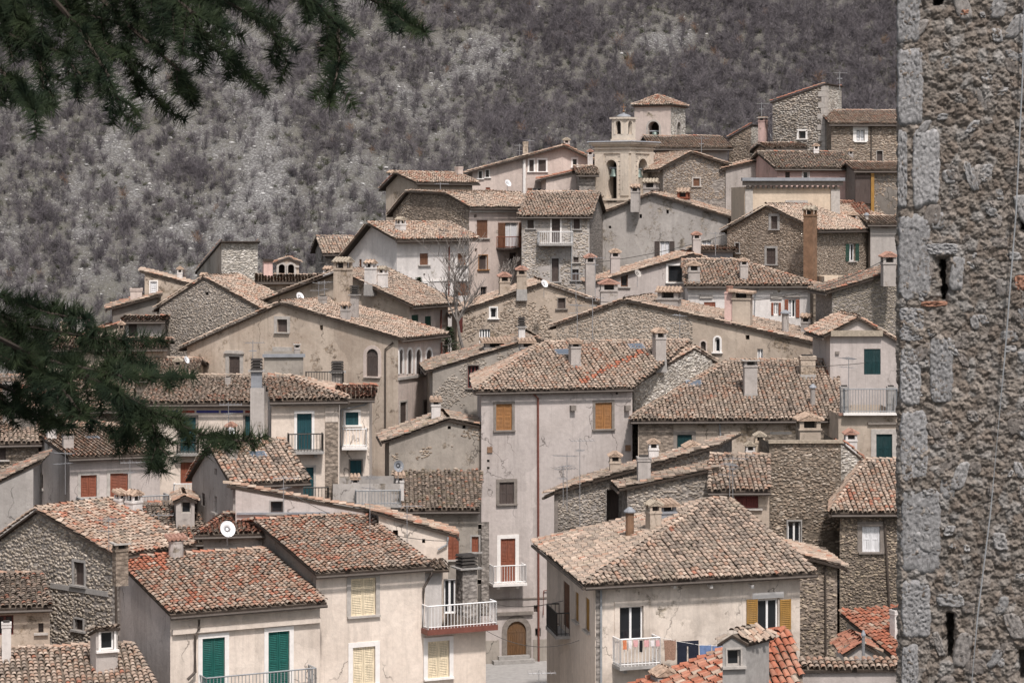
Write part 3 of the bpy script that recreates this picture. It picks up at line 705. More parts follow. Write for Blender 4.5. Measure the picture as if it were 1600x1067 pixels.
# grey house with brown shutters
h = House('grey house with two brown shuttered openings and grey balcony railing', 103, 109, 714, 22, ('a', (52, 673), 'm'), xr=250, wall='p_main', pal='mix', near=True, og=.12)
h.w('b', 126, 742, 151, 776, 'S', 'w_red', 'frame_stone', .12); h.w('b', 172, 739, 200, 795, 'S', 'w_red', 'frame_stone', .14, sill=False); h.w('a', 61, 740, 67, 762, 'P', 'w_dark'); h.dark('a', 57, 689, 4, 8)
h.balcony('b', 120, 256, 773, 796, .9, 'pipe_grey', 'frame_white')
h.skylight(144, 688, .6, .6); h.ch(80, 690, 14, 650, 'plain', 'p_white'); h.ch(106, 705, 16, 672, 'shed', 'p_grey'); h.ch(227, 693, 16, 668, 'gred', 'p_grey')
# houses at the far left margin
h = House('stone house with dark windows half hidden behind conifer branches', 108, -30, 690, 12, ('F', 3.5, 640), xr=60, wall='r_brown', pal='old', rub={'b': dict(cols=BRN, vb=800)}, ph=95)
h.w('b', -4, 700, 9, 718, 'P', 'w_dark'); h.w('b', 0, 736, 11, 756, 'P', 'w_dred'); h.ch(12, 660, 15, 600, 'plain', 'p_grey')
h = House('stained grey gable house with sloping coping at picture margin', 100, -20, 762, 6, ('b', (52, 728)), la=4, wall='p_greyold', pal='dark', vb=900, og=.05)
# little grey gable house mid left
h = House('narrow grey gable house with steep bright tiled roof and roof window', 97, 364, 752, 22, ('a', (331, 694), (300, 745)), xr=474, wall='p_grey', pal='mix', near=True, og=.2)
h.w('a', 335, 775, 339, 800, 'D'); h.dark('a', 337, 737, 4, 10)
h.ch(362, 718, 15, 690, 'gable', 'r_grey'); F6 = h; h.skylight(402, 714, .7, .5)
h.w('a', 315, 770, 320, 790, 'P', 'w_dark', sill=False)
# long wall with falling coping
h = House('long grey plastered house with falling red tile coping', 95.5, 368, 762, 4, ('b', (515, 789), (596, 803)), la=.3, wall='p_main', pal='mix', og=.03, gutter=False)
h.w('b', 423, 783, 442, 801, 'G', 'w_dark', 'cement', .05, mull=0); h.band('b', 370, 515, 800, 803, 'lead', .1, 'ledge')
h = House('small cream house end with projecting tiled eave and two vents', 94.5, 592, 803, 6, ('b', (700, 834)), la=1.2, wall='p_cream', pal='mix', og=.15)
h.dark('b', 618, 834, 8, 12); h.dark('b', 662, 845, 5, 7); h.pipe('b', [(700, 838), (698, 850), (684, 858)], 'pipe_grey', .04, .1)
# sunken dark roof with a dormer
h = House('low house under dark red tiles squeezed between grey walls', 99, 232, 846, 12, ('F', 4, 790), xr=336, wall='p_grey', pal='dark', ph=100)
h.w('b', 280, 860, 290, 880, 'D')
h = House('little gabled dormer with dark window on the dark red roof', 100.5, 275, 783, 10, ('b', (288, 776), (304, 783)), la=2, wall='p_grey', zb=-14, pal='mix', name='dormer', cat='dormer', oe=.1, og=.1, gutter=False)
h.w('b', 283, 783, 299, 802, 'G', 'frame_stone', None, sill=False, mull=0)
# roof carrying the big dish
h = House('low grey house with patched roof carrying the large satellite dish', 93.5, 318, 834, 10, ('F', 3.4, 806), xr=415, wall='p_greyold', pal='red', ph=80)
h.ch(415, 800, 20, 790, 'plain', 'p_grey', 98)
# ------------------------------ middle left
h = House('long house with painted blue and red frieze and teal doors', 112, 225, 628, 3, ('F', 4.2, 590), xr=392, wall='p_cream', pal='old', ph=88)
h.w('b', 282, 652, 306, 707, 'P', 'w_teal', 'frame_dark', .12, False, name='door'); h.w('b', 383, 650, 391, 690, 'P', 'w_teal', 'frame_dark', .1, False, name='door'); h.w('b', 192, 655, 205, 700, 'P', 'w_teal', sill=False)
h.w('b', 282, 722, 304, 756, 'P', 'w_red', sill=False); h.band('b', 240, 391, 632, 637, 'frame_stone', .14, 'cornice')
plain('paint_blue', (.07, .075, .26), .8, .2); plain('paint_red', (.30, .07, .05), .8, .2)
for a, b, c in ((240, 260, 'paint_red'), (262, 278, 'paint_blue'), (281, 304, 'paint_red'), (307, 342, 'paint_blue'), (345, 380, 'paint_blue'), (383, 391, 'paint_red')): h.band('b', a, b, 641, 645, c, .02, 'painted_panel')
h.balcony('b', 273, 303, 754, 776, .5, 'white_metal'); h.balcony('b', 278, 310, 690, 707, .35, 'iron', n=1)
h.ch(356, 604, 8, 592, 'plain', 'p_grey'); h.ch(361, 690, 14, 662, 'gred', 'r_brown', 106)
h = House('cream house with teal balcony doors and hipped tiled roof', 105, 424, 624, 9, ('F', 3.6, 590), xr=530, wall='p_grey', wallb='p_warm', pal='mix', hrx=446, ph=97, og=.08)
h.w('b', 464, 646, 487, 703, 'P', 'w_teal', 'frame_white', .12, False, name='door'); h.w('b', 466, 730, 490, 785, 'P', 'w_teal', 'frame_stone', .1, False, name='door')
h.balcony('b', 450, 503, 676, 703, .6, 'iron', brackets=True); h.balcony('b', 466, 512, 760, 790, .4, 'iron')
h.band('b', 425, 529, 627, 634, 'frame_stone', .16, 'cornice'); h.band('b', 508, 528, 660, 790, 'r_brown', .05, 'pilaster'); h.band('b', 508, 528, 636, 659, 'p_cream', .05, 'pilaster')
h = House('tall slender grey chimney wing beside cream house', 104.6, 391, 606, 6, ('flat',), xr=413, la=1.2, wall='p_grey', tiles=False)
h.ch(401, 606, 17, 578, 'rings', 'lead', 105)
h = House('narrow house with white balcony over rough stone storey', 107, 531, 622, 4, ('F', 2.6, 606), xr=577, wall='p_cream', pal='red', ph=92)
h.w('b', 540, 644, 560, 664, 'P', 'w_teal', 'frame_white', .1); h.w('b', 547, 719, 565, 752, 'P', 'w_teal', 'frame_dark', .06); h.balcony('b', 536, 572, 668, 696, .7, 'white_metal', 'frame_white')
h.band('b', 532, 576, 702, 780, 'r_dark', .05, 'stone_facing') if False else None
h.pipe('b', [(577, 626), (570, 632), (533, 640), (532, 700)], 'pipe_grey', .04, .1)
# big beige gabled house
h = House('big beige gabled palazzo with arched window and row of arched loggia', 131, 622, 528, 66, ('a', (441, 474), (292, 541)), xr=690, wall='p_beige', wallb='p_pink', pal='old', og=.25)
h.w('a', 433, 499, 449, 519, 'D', sur='frame_stone', sw=.18); h.w('a', 358, 557, 375, 590, 'P', 'w_dark', 'frame_stone', .22, lint='frame_stone'); h.w('a', 573, 545, 591, 588, 'P', 'w_dark', 'p_pink', .2, arch=True); h.dark('a', 502, 512, 5, 8); h.dark('a', 311, 585, 6, 7); h.band('a', 427, 457, 542, 549, 'frame_stone', .1, 'cornice')
for a, b in ((624, 629), (637, 643), (650, 657), (666, 674)): h.w('b', a, 546, b, 584, 'P', 'w_dark', 'frame_white', .14, False, arch=True)
h.band('b', 622, 690, 585, 589, 'frame_stone', .1, 'sill_course'); h.w('b', 625, 628, 635, 665, 'P', 'w_dark', 'frame_stone', .1); h.w('b', 662, 626, 672, 664, 'D', sur='frame_dark', sw=.08)
h.pipe('a', [(615, 535), (603, 545), (603, 680)], 'pipe_brown', .05); h.pipe('b', [(688, 535), (688, 600)], 'pipe_red', .05)
h.ch(540, 502, 12, 474, 'gable', 'p_grey'); h.ch(554, 500, 10, 460, 'rings', 'p_grey'); h.ch(504, 478, 10, 465, 'plain', 'p_grey', 134); PAL1 = h
h = House('stained grey terrace block with dark ledge below the beige gable', 121, 413, 556, 6, ('flat',), xr=474, la=4, wall='p_old', tiles=False)
h.band('b', 410, 477, 553, 558, 'lead', .12, 'ledge'); h.ch(464, 556, 9, 536, 'slab', 'p_grey', 121.5)
h = House('small roof terrace with iron rail and capped chimney', 119, 474, 604, 6, ('flat',), xr=540, la=3, wall='p_grey', tiles=False)
h.balcony('b', 478, 536, 580, 604, .5, 'iron'); h.ch(527, 604, 18, 580, 'rings', 'r_grey', 119.5)
# gabled house behind it
h = House('tan gabled house with green shutters under broad eaves', 140, 640, 474, 62, ('a', (534, 424), (386, 480)), xr=700, wall='p_tan', wallb='p_pink', pal='old', og=.5, oe=.5)
h.w('b', 643, 492, 654, 512, 'P', 'w_dgreen', None); h.w('b', 664, 494, 674, 516, 'P', 'w_dgreen', None)
h.ch(536, 468, 22, 404, 'gable', 'p_tan', 138); h.ch(579, 447, 14, 408, 'gable', 'p_white'); h.ch(598, 452, 12, 418, 'gable', 'p_white'); h.ch(513, 440, 12, 418, 'gable', 'p_white', 144)
h.w('a', 499, 466, 507, 474, 'G', 'frame_stone', None, mull=0); h.pipe('b', [(688, 484), (686, 545)], 'pipe_red', .05)
# stone gable and tower, far left
h = House('large grey rubble gable end with one tiny hole', 143, 402, 480, 66, ('a', (319, 434), (249, 479)), xr=455, wall='r_grey', pal='old', rub={'a': dict(cols=GREY, vb=600)}, og=.1)
h.dark('a', 323, 459, 5, 5); h.ch(319, 436, 10, 428, 'gable', 'hat_tile', 145)
h = House('square pale stone tower with one slanting shoulder', 155, 346, 379, 14, ('a', (308, 424)), xr=403, wall='p_old', wallb='r_pale', pal='dark', rub={'b': dict(cols=PALE, size=1.1, vb=450)}, og=.1, name='stone_tower', cat='tower')  # left face is duller than the front, its shade painted in
h = House('stone house with white shuttered window at the foot of the scree', 151, 226, 427, 8, ('b', (318, 450)), la=6, wall='p_tan', pal='old', og=.1, rub={'b': dict(cols=BRN, cover=.55, vb=520)})
h.w('b', 235, 440, 245, 461, 'S', 'w_white', 'frame_white', .08); h.ch(281, 438, 8, 418, 'gable', 'p_white'); h.ch(213, 466, 18, 452, 'plain', 'p_pink', 150)
h = House('low brown house with projecting tiled eave below the scree', 148, 176, 482, 10, ('b', (245, 463)), la=5, wall='p_dark', pal='dark', og=.3)
h.w('b', 188, 495, 196, 508, 'G', 'frame_white', None, mull=0)
h = House('shed with white door frame and sagging dark tiled lean-to', 142, 196, 502, 4, ('F', 2.5, 497), xr=252, wall='p_grey', pal='dark'); h.w('b', 201, 504, 214, 530, 'D', sur='cement', sw=.1, sill=False); h.ch(190, 520, 9, 504, 'gable', 'r_brown', 138)
h = House('low roof with two pale chimneys beside the conifer', 146, 100, 536, 6, ('b', (185, 508)), la=5, wall='p_tan', pal='red', og=.1)
h.ch(101, 522, 12, 503, 'gable', 'p_yellow', 147); h.ch(127, 522, 12, 499, 'plain', 'p_white', 147)
h = House('house roof with red patches half behind the conifer tips', 128, 190, 592, 4, ('F', 4.5, 563), xr=297, wall='p_tan', pal='mix', ph=92)
h.ch(278, 588, 12, 561, 'gable', 'r_brown'); h.dark('b', 250, 610)
h = House('rubble house with small chimney behind the conifer boughs', 118, -20, 640, 8, ('F', 4.5, 590), xr=200, wall='r_brown', pal='mix', rub={'b': dict(cols=BRN, vb=700)}); h.w('b', 120, 625, 130, 645, 'G', 'white_frame', None, sill=False); h.ch(62, 640, 13, 612, 'gred', 'r_brown', 116); h.ch(40, 660, 34, 646, 'plain', 'p_dark', 110)
h = House('long brick coloured shed with lean-to roof behind conifer boughs', 132, 60, 545, 5, ('F', 3.5, 532), xr=255, wall='p_tan', pal='mix')
# bell-cote and neighbours
h = House('brick coloured chimney block beside the little bell-cote', 150, 412, 408, 10, ('flat',), xr=426, la=1, wall='p_rose', tiles=False); h.band('b', 411, 427, 405, 409, 'wood', .1, 'cap_slab')
h = House('small tan house below the bell-cote', 148, 405, 440, 6, ('F', 3, 432), xr=500, wall='p_tan', pal='old')
h = House('far stone house with one steep little tiled roof', 168, 508, 392, 20, ('a', (500, 372), (493, 390)), xr=556, wall='r_grey', pal='old', og=.3); h.w('a', 502, 400, 505, 410, 'D')
# white house with brown shutters
h = House('tall white house with brown shutters and gabled side in shade', 151, 620, 371, 42, ('a', (583, 350), (541, 402)), xr=732, wall='p_white', pal='old', og=.5, oe=.5)
h.w('b', 656, 396, 669, 414, 'P', 'w_brown', None); h.w('b', 715, 396, 728, 414, 'P', 'w_brown', None); h.w('b', 709, 440, 735, 462, 'P', 'w_brown', None, sill=False); h.w('a', 561, 405, 565, 421, 'P', 'w_brown'); h.w('b', 650, 443, 668, 466, 'P', 'w_brown', 'frame_white', .1, False); h.dark('b', 663, 429, 3, 3)
h.band('b', 622, 730, 437, 440, 'frame_white', .05); h.pipe('b', [(701, 378), (700, 470)], 'pipe_red', .05); h.ch(626, 362, 12, 341, 'gable', 'p_white'); h.balcony('b', 672, 700, 462, 476, .4, 'iron')
# dark-fronted side houses, centre left
h = House('curved beige wall house with worn plaster and low coping', 117, 608, 688, 6, ('b', (700, 656), (756, 668)), la=4, wall='p_old', pal='brown', og=.15, rub={'b': dict(cols=BRN, cover=.45, vb=770)})
h.dark('b', 702, 668, 5, 5); h.dark('b', 725, 667, 5, 5); h.ch(681, 665, 14, 624, 'shed', 'p_white', 119)
h = House('dark stained house with red brown shutters and mossy roof', 112.5, 606, 794, 3, ('F', 4.2, 742), xr=747, la=4.2, wall='p_dark', wallb='p_old', pal='brown', ph=89, og=.1)
h.w('b', 698, 834, 717, 874, 'S', 'w_red', None); h.w('b', 737, 838, 748, 862, 'P', 'w_red', 'cement', .08); h.dark('b', 750, 823, 5, 8); h.dark('b', 749, 909, 6, 8)
h = House('low walled yard with railing and broken chimney by stone pilaster', 103, 520, 756, 4, ('flat',), xr=625, la=3, wall='p_greyold', tiles=False)
h.balcony('b', 556, 625, 764, 786, .6, 'pipe_grey'); h.ch(555, 790, 12, 745, 'shed', 'p_grey', 104); h.ch(625, 760, 12, 742, 'shed', 'p_white', 106)
# ------------------------------ the tall main house
h = House('tall grey tower house with orange shutters, white balcony and arched door', 117, 752, 608, 16, ('F', 4.8, 538), xr=988, ph=92, wall='p_main', pal='old', hlx=850, hrx=1082, og=.1, oe=.3)
T = h; h.patch = []
for k in range(12): h.patch.append((908+k*8, 595-k*4, 918+k*8, 601-k*4, 'fresh'))
h.w('b', 775, 631, 800, 672, 'S', 'w_orange', 'frame_dark', .13); h.w('b', 930, 629, 956, 670, 'S', 'w_orange', 'frame_dark', .13); h.w('b', 780, 753, 803, 787, 'P', 'w_dark', 'frame_dark', .16)
h.w('b', 782, 841, 805, 908, 'S', 'w_red', 'frame_white', .18, False, name='door'); h.w('b', 792, 970, 822, 1027, 'P', 'w_door', 'frame_dark', .26, False, True, 'door'); h.band('b', 776, 832, 955, 960, 'frame_dark', .16, 'cornice')
h.balcony('b', 765, 815, 880, 908, .75, 'white_metal', 'frame_white', brackets=True)
h.pipe('b', [(832, 614), (840, 622), (841, 1040)], 'pipe_red', .055); h.pipe('b', [(866, 920), (849, 922), (848, 960)], 'pipe_red', .03)
h.band('b', 752, 764, 815, 960, 'r_grey', .03, 'stone_strip'); h.band('b', 756, 780, 1000, 1038, 'p_old', .03, 'plinth'); h.band('b', 833, 866, 998, 1038, 'p_old', .03, 'plinth'); h.band('b', 765, 860, 934, 936, 'frame_dark', .05)
h.w('b', 834, 945, 843, 956, 'D', sill=False); h.w('b', 836, 981, 845, 994, 'G', 'frame_dark', None, sill=False, mull=0)
for x, y in ((765, 702), (981, 699)): h.band('b', x-4, x+4, y-4, y+5, 'rust', .06, 'iron_plate')
for x, y in ((894, 637), (979, 637)): h.band('b', x-4, x+4, y-4, y+4, 'frame_dark', .25, 'bracket_box')
h.dark('b', 964, 614, 4, 4); h.dark('b', 763, 720, 4, 4); h.dark('b', 763, 731, 4, 4)
h.skylight(879, 554, .8, .6); h.skylight(994, 545, .8, .6); h.ch(898, 572, 16, 533, 'shed', 'p_grey'); h.ch(1030, 564, 17, 515, 'gable', 'p_grey')
h = House('white speckled rubble wall stepping up beside the tall house roof', 121, 990, 603, 42, ('b', (1085, 545), (1113, 562)), la=.6, wall='r_pale', pal='old', rub={'b': dict(cols=PALE, size=.9, vb=650)}, og=.05, gutter=False, name='side_wall', cat='wall')
# long house to its right
h = House('long house under broad speckled tile roof with dark green shutters', 118, 997, 652, 3, ('F', 5.4, 566), xr=1312, wall='r_brown', wallb='p_tan', pal='old', ph=84, hlx=1140, og=.1)
RB = h; h.skylight(1084, 602, .8, .5); h.w('b', 1058, 679, 1081, 716, 'P', 'w_dteal', 'frame_dark', .2); h.w('b', 1208, 679, 1232, 712, 'P', 'w_dteal', 'frame_stone', .15); h.band('b', 999, 1052, 662, 730, 'r_brown', .04, 'stone_facing'); h.pipe('b', [(1124, 660), (1128, 715)], 'pipe_grey', .04)
h.ch(1172, 618, 20, 560, 'slab', 'p_grey'); h.ch(1261, 588, 23, 558, 'plain', 'p_tan'); h.ch(1270, 637, 8, 606, 'metal', 'p_grey'); h.ch(1263, 700, 33, 648, 'gable', 'p_tan', 106); h.ch(1187, 712, 15, 677, 'gable', 'p_yellow', 107); h.ch(1172, 714, 14, 692, 'gable', 'p_white', 107); h.ch(1329, 716, 18, 673, 'gred', 'p_white', 107)
h = House('plastered house with roof terrace and dark green shutters by tower', 115.5, 1310, 648, 2, ('flat',), xr=1412, la=6, wall='p_tan', tiles=False)
h.w('b', 1369, 678, 1394, 722, 'P', 'w_dteal', 'frame_stone', .25); h.balcony('b', 1318, 1400, 607, 644, .3, 'pipe_grey', 'frame_white'); h.band('b', 1356, 1404, 659, 663, 'frame_dark', .12, 'cornice'); h.band('b', 1310, 1404, 645, 649, 'hat_red', .1, 'tile_edge')
h.ch(1319, 645, 12, 606, 'plain', 'cement', 116); h.ch(1392, 645, 12, 606, 'plain', 'cement', 116)
# house with dark green shutter above the terrace
h = House('small grey house with dark green shutter and tiled string course', 122, 1297, 521, 3, ('b', (1341, 498), (1412, 540)), la=5, wall='p_main', pal='mix', og=.2)
h.w('b', 1350, 545, 1376, 585, 'P', 'w_dteal', None, sill=False); h.band('b', 1297, 1378, 516, 525, 'hat_old', .25, 'tile_course'); h.band('b', 1305, 1311, 549, 553, 'frame_dark', .1, 'bracket_box')
# ------------------------------ centre, behind
h = House('stained grey rake-topped house beside the tall tower house', 128, 676, 578, 5, ('b', (836, 529), (905, 560)), la=6, wall='p_old', pal='brown', og=.1, rub={'b': dict(cols=GREY, cover=.42, vb=690)})
h.w('b', 731, 571, 748, 606, 'G', 'w_dred', 'frame_dark', .06, mull=2); h.ch(823, 560, 21, 531, 'shed', 'p_grey', 126.5); h.ch(815, 535, 10, 510, 'rings', 'p_white', 130); h.ch(774, 545, 34, 530, 'shed', 'p_grey', 131)
h = House('tan rake-topped house with twin plastered chimneys', 142, 714, 490, 4, ('b', (850, 443), (945, 476)), la=7, wall='p_tan', wallb='p_tan', pal='old', og=.15, rub={'b': dict(cols=BRN, cover=.5, vb=570)})
h.w('b', 766, 481, 776, 497, 'G', 'white_frame', 'frame_white', .08, mull=0); h.w('b', 872, 466, 883, 482, 'D', sur='frame_dark', sw=.05); h.w('b', 717, 494, 723, 520, 'P', 'w_dred', sill=False); h.w('b', 749, 514, 766, 552, 'G', 'white_frame', None, sill=False, mull=3)
h.ch(788, 462, 16, 428, 'gred', 'p_tan', 141.5); h.ch(815, 455, 15, 418, 'gred', 'p_tan', 141.5)
h = House('wide rubble gable with long speckled roof falling away', 131, 1290, 541, 74, ('a', (976, 470), (869, 508)), lb=7, wall='p_tan', pal='old', rub={'a': dict(cols=GREY, vb=575, beyond=7.4)}, og=.15)
h.dark('a', 1168, 527, 6, 7); h.w('a', 1183, 545, 1192, 563, 'C', None, None, sill=False); h.w('a', 1117, 527, 1125, 550, 'G', 'white_frame', 'frame_white', .1, arch=True, mull=0); h.w('a', 1095, 533, 1103, 553, 'D', sur='p_pink', sw=.08, arch=True, sill=False)
h.ch(1227, 522, 11, 490, 'metal', 'p_grey'); h.ch(1260, 524, 15, 492, 'gable', 'p_grey'); h.ch(1046, 505, 32, 450, 'gable', 'p_grey', 136); h.ch(1160, 492, 28, 454, 'shed', 'p_tan'); h.ch(1140, 490, 14, 456, 'pot', 'p_rose')
h = House('white house with open brown shutters and carved pediments', 143, 1075, 444, 3, ('F', 4.2, 408), xr=1272, wall='p_white', pal='mix', hrx=1150, ph=88)
h.w('b', 1209, 473, 1216, 492, 'O', 'w_red', None, sill=False); h.w('b', 1232, 468, 1243, 496, 'O', 'w_red', None, sill=False, lint='frame_stone'); h.band('b', 1204, 1222, 459, 467, 'frame_stone', .1, 'pediment'); h.band('b', 1093, 1113, 460, 466, 'frame_stone', .1, 'pediment'); h.w('b', 1100, 472, 1118, 490, 'P', 'w_red', sill=False)
h.ch(1162, 437, 12, 405, 'gable', 'p_grey'); h.ch(1084, 440, 18, 410, 'gable', 'p_grey', 141.5); h.pipe('b', [(1190, 447), (1180, 456), (1178, 500)], 'pipe_grey', .04)
h = House('grey gable house with white framed window and chimney row', 148, 930, 442, 3, ('b', (1082, 398), (1180, 432)), la=6, wall='p_main', pal='mix', og=.2)
h.w('b', 1044, 415, 1067, 441, 'G', 'frame_dark', 'frame_white', .14, mull=0); h.w('b', 970, 429, 981, 448, 'G', 'w_brown', None, mull=0)
h.ch(922, 448, 15, 399, 'gred', 'p_grey', 147); h.ch(961, 430, 14, 391, 'gable', 'p_main', 149); h.ch(1088, 402, 12, 364, 'gred', 'p_main', 150); h.ch(951, 462, 26, 438, 'gred', 'p_grey', 140)
h = House('small green slate roofed house behind chimney', 152, 1094, 392, 4, ('F', 2, 388), xr=1145, wall='lead', pal='mix', gutter=False)
# big grey gable below the bell tower
h = House('big patched grey gable house below the bell tower', 165, 1138, 339, 76, ('a', (1019, 303), (912, 346)), lb=8, wall='p_greyold', pal='old', og=.3)
h.w('a', 1031, 377, 1046, 401, 'C', 'w_dark', None); h.dark('a', 1001, 338, 4, 6); h.dark('a', 1043, 331, 4, 6); h.dark('a', 953, 355, 4, 4); h.w('a', 1097, 376, 1111, 387, 'C', None, None, sill=False)
h.ch(993, 318, 13, 290, 'gable', 'p_grey', 166); h.ch(1017, 304, 20, 281, 'gable', 'p_grey', 168); h.ch(1068, 315, 17, 296, 'gable', 'w_red')
h = House('stone balcony house beside the grey gable', 158, 815, 336, 8, ('F', 4.6, 302), xr=921, wall='r_grey', wallb='p_greyold', pal='old', ph=82, rub={'b': dict(cols=GREY, cover=.62, vb=450)})
h.w('b', 824, 344, 834, 357, 'D', sur='cement', sw=.08); h.w('b', 862, 341, 875, 380, 'P', 'w_dark', 'frame_white', .1, False, name='door'); h.w('b', 896, 341, 906, 358, 'D', sur='cement', sw=.06); h.w('b', 862, 404, 873, 440, 'D', sur='cement', sw=.08); h.w('b', 894, 421, 904, 438, 'D', sur='cement', sw=.06); h.w('b', 896, 402, 904, 410, 'D'); h.balcony('b', 840, 892, 362, 381, .8, 'white_metal', 'cement'); h.pipe('b', [(892, 336), (893, 440)], 'pipe_grey', .04)
# pink house with open shutters
h = House('pink house with wooden balcony and brown shutters', 160, 733, 322, 44, ('a', (700, 303), (640, 300), (614, 332)), xr=842, wall='r_brown', wallb='p_pink', pal='old', og=.3, rub={'a': dict(cols=BRN, cover=.6, vb=360)})
h.w('b', 745, 344, 762, 372, 'P', 'w_brown', None); h.w('b', 789, 348, 810, 388, 'C', 'w_brown', None, sill=False); h.w('b', 748, 399, 761, 421, 'D', sur='w_orange', sw=.05); h.w('b', 796, 395, 808, 420, 'D'); h.w('b', 751, 448, 761, 463, 'G', 'w_dark', None); h.dark('b', 743, 338, 4, 5); h.dark('b', 744, 391, 4, 5); h.w('b', 709, 440, 735, 462, 'D') if False else None
h.balcony('b', 776, 812, 370, 387, .7, 'w_red', 'w_dark'); h.band('b', 734, 815, 326, 332, 'frame_white', .14, 'cornice')
# top-left group
h = House('small brown house with flat tiled roof at the crest', 172, 652, 284, 40, ('a', (624, 271), (603, 293)), xr=738, wall='p_tan', pal='mix', og=.4); h.ch(612, 283, 10, 268, 'gable', 'p_white', 175); h.ch(717, 274, 9, 262, 'plain', 'p_pink')
h = House('pale pink house with long slanting roof and two dark windows', 178, 738, 268, 4, ('b', (881, 229), (926, 251)), la=7, wall='p_pink', pal='mix', og=.5)
h.w('b', 827, 250, 834, 268, 'P', 'w_dark', 'frame_white', .12); h.w('b', 841, 250, 853, 268, 'P', 'w_dark', 'frame_white', .12); h.w('b', 895, 249, 901, 261, 'G', 'w_dark', 'frame_white', .12, mull=0); h.w('b', 832, 294, 847, 308, 'O', 'w_brown', None, sill=False); h.w('b', 748, 268, 753, 279, 'G', 'w_dark', 'frame_white', .08, mull=0); h.w('b', 759, 266, 764, 277, 'G', 'w_dark', 'frame_white', .08, mull=0); h.w('b', 759, 293, 766, 302, 'P', 'w_red'); h.pipe('b', [(819, 250), (819, 305)], 'frame_white', .12, .1)
h.ch(821, 245, 8, 223, 'plain', 'p_tan', 179); h.ch(885, 232, 9, 217, 'gable', 'p_pink', 180); h.ch(922, 268, 8, 235, 'gred', 'p_white', 176)
h = House('low pink house with green shutter beside the bell tower', 174, 853, 279, 4, ('b', (926, 262)), la=4, wall='p_pink', pal='red', og=.2); h.w('b', 884, 297, 892, 309, 'O', 'w_dgreen', None, sill=False)
h = House('stone lean-to with green door behind the bell tower', 172, 905, 272, 4, ('F', 2, 262), xr=930, wall='r_grey', pal='mix')
# right of the bell tower
h = House('rubble gable with small window right of the bell tower', 171, 1036, 262, 14, ('b', (1079, 239), (1134, 257)), la=8, wall='r_grey', pal='mix', rub={'b': dict(cols=BRN, cover=.75, vb=310)}, og=.3)
h.w('b', 1083, 279, 1093, 291, 'P', 'w_brown', 'frame_stone', .1)
h = House('lavender grey house behind the square stone tower', 181, 1022, 230, 5, ('F', 4, 215), xr=1137, wall='p_main', pal='mix', og=.3, oe=.6)
h = House('stone gable house with orange chimney near the crest', 186, 1174, 196, 56, ('a', (1139, 216)), xr=1198, wall='r_brown', wallb='r_pale', pal='red', rub={'a': dict(cols=BRN, vb=260), 'b': dict(cols=PALE, vb=260)}, og=.1, oe=.1, gutter=False); h.ch(1192, 228, 11, 183, 'slab', 'p_rose', 184)
h = House('tall rubble tower house with slanting top and one window', 181, 1290, 132, 66, ('a', (1207, 160)), xr=1315, wall='r_grey', wallb='r_pale', pal='red', rub={'a': dict(cols=GREY+((.42, .39, .35),), size=1.15, vb=255, proud=.06), 'b': dict(cols=PALE, size=1.1, vb=190)}, og=.12, oe=.15, gutter=False, name='tower_house', cat='tower')
h.w('a', 1248, 205, 1259, 217, 'G', 'frame_dark', 'frame_white', .14, mull=0)
TH = h
h = House('long stone house with neat orange tiled roof right of tower house', 179, 1299, 193, 3, ('F', 4, 175), xr=1420, wall='r_brown', pal='red', rub={'b': dict(cols=BRN, vb=265)})
h.pal = 'mix'; h.w('b', 1338, 203, 1351, 221, 'C', None, 'frame_white', .25); h.w('b', 1370, 236, 1379, 262, 'D', sur='frame_stone', sw=.04); h.pipe('b', [(1361, 195), (1361, 258)], 'pipe_brown', .05); h.ch(1302, 262, 8, 238, 'plain', 'rust', 172); h.ch(1329, 258, 7, 234, 'gable', 'p_grey', 172)
h = House('pink plastered house with stone roof below the tower house', 167, 1214, 262, 3, ('F', 4.2, 240), xr=1341, wall='p_rose', pal='brown', ph=100)
h.w('b', 1227, 269, 1234, 279, 'P', 'w_dark'); h.w('b', 1255, 268, 1263, 279, 'G', 'white_frame', 'frame_white', .1, mull=0); h.ch(1275, 242, 8, 226, 'gable', 'p_white', 172)
h = House('narrow grey house with small square window and tin roof', 173, 1200, 232, 4, ('F', 3, 226), xr=1255, wall='p_tan', pal='mix'); h.w('b', 1227, 233, 1238, 245, 'G', 'frame_white', 'frame_white', .08, mull=0)
h = House('low stone house with dark open loft beside the gable', 172, 1134, 264, 8, ('b', (1195, 249)), la=4, wall='p_grey', pal='mix', og=.2)
h = House('cream church side wall under heavy dark cornice', 157, 1163, 292, 3, ('flat',), xr=1312, la=6, wall='p_yellow', tiles=False, name='church', cat='church')
h.band('b', 1160, 1316, 283, 290, 'frame_dark', .35, 'cornice'); h.band('b', 1158, 1318, 278, 283, 'lead', .55, 'cornice_top'); h.band('b', 1164, 1176, 296, 350, 'frame_stone', .12, 'pilaster'); h.band('b', 1298, 1312, 296, 350, 'frame_stone', .12, 'pilaster'); h.band('b', 1227, 1262, 313, 322, 'frame_stone', .08, 'ledge')
for k in range(18): h.band('b', 1166+k*8.1, 1170+k*8.1, 290.2, 295, 'frame_dark', .22, 'dentil')
h = House('little low roof between church and grey gable', 173, 1085, 318, 6, ('F', 5, 290), xr=1165, wall='p_tan', pal='old', ph=84)
h = House('stone house with timber stair and yellow post by the round tower', 163, 1338, 266, 2, ('F', 3, 256), xr=1420, wall='p_dark', pal='mix', rub={'b': dict(cols=BRN, cover=.7, vb=340)})
h.band('b', 1336, 1364, 272, 318, 'w_dark', .15, 'stair_screen'); h.band('b', 1360, 1365, 268, 340, 'w_ochre', .25, 'post')
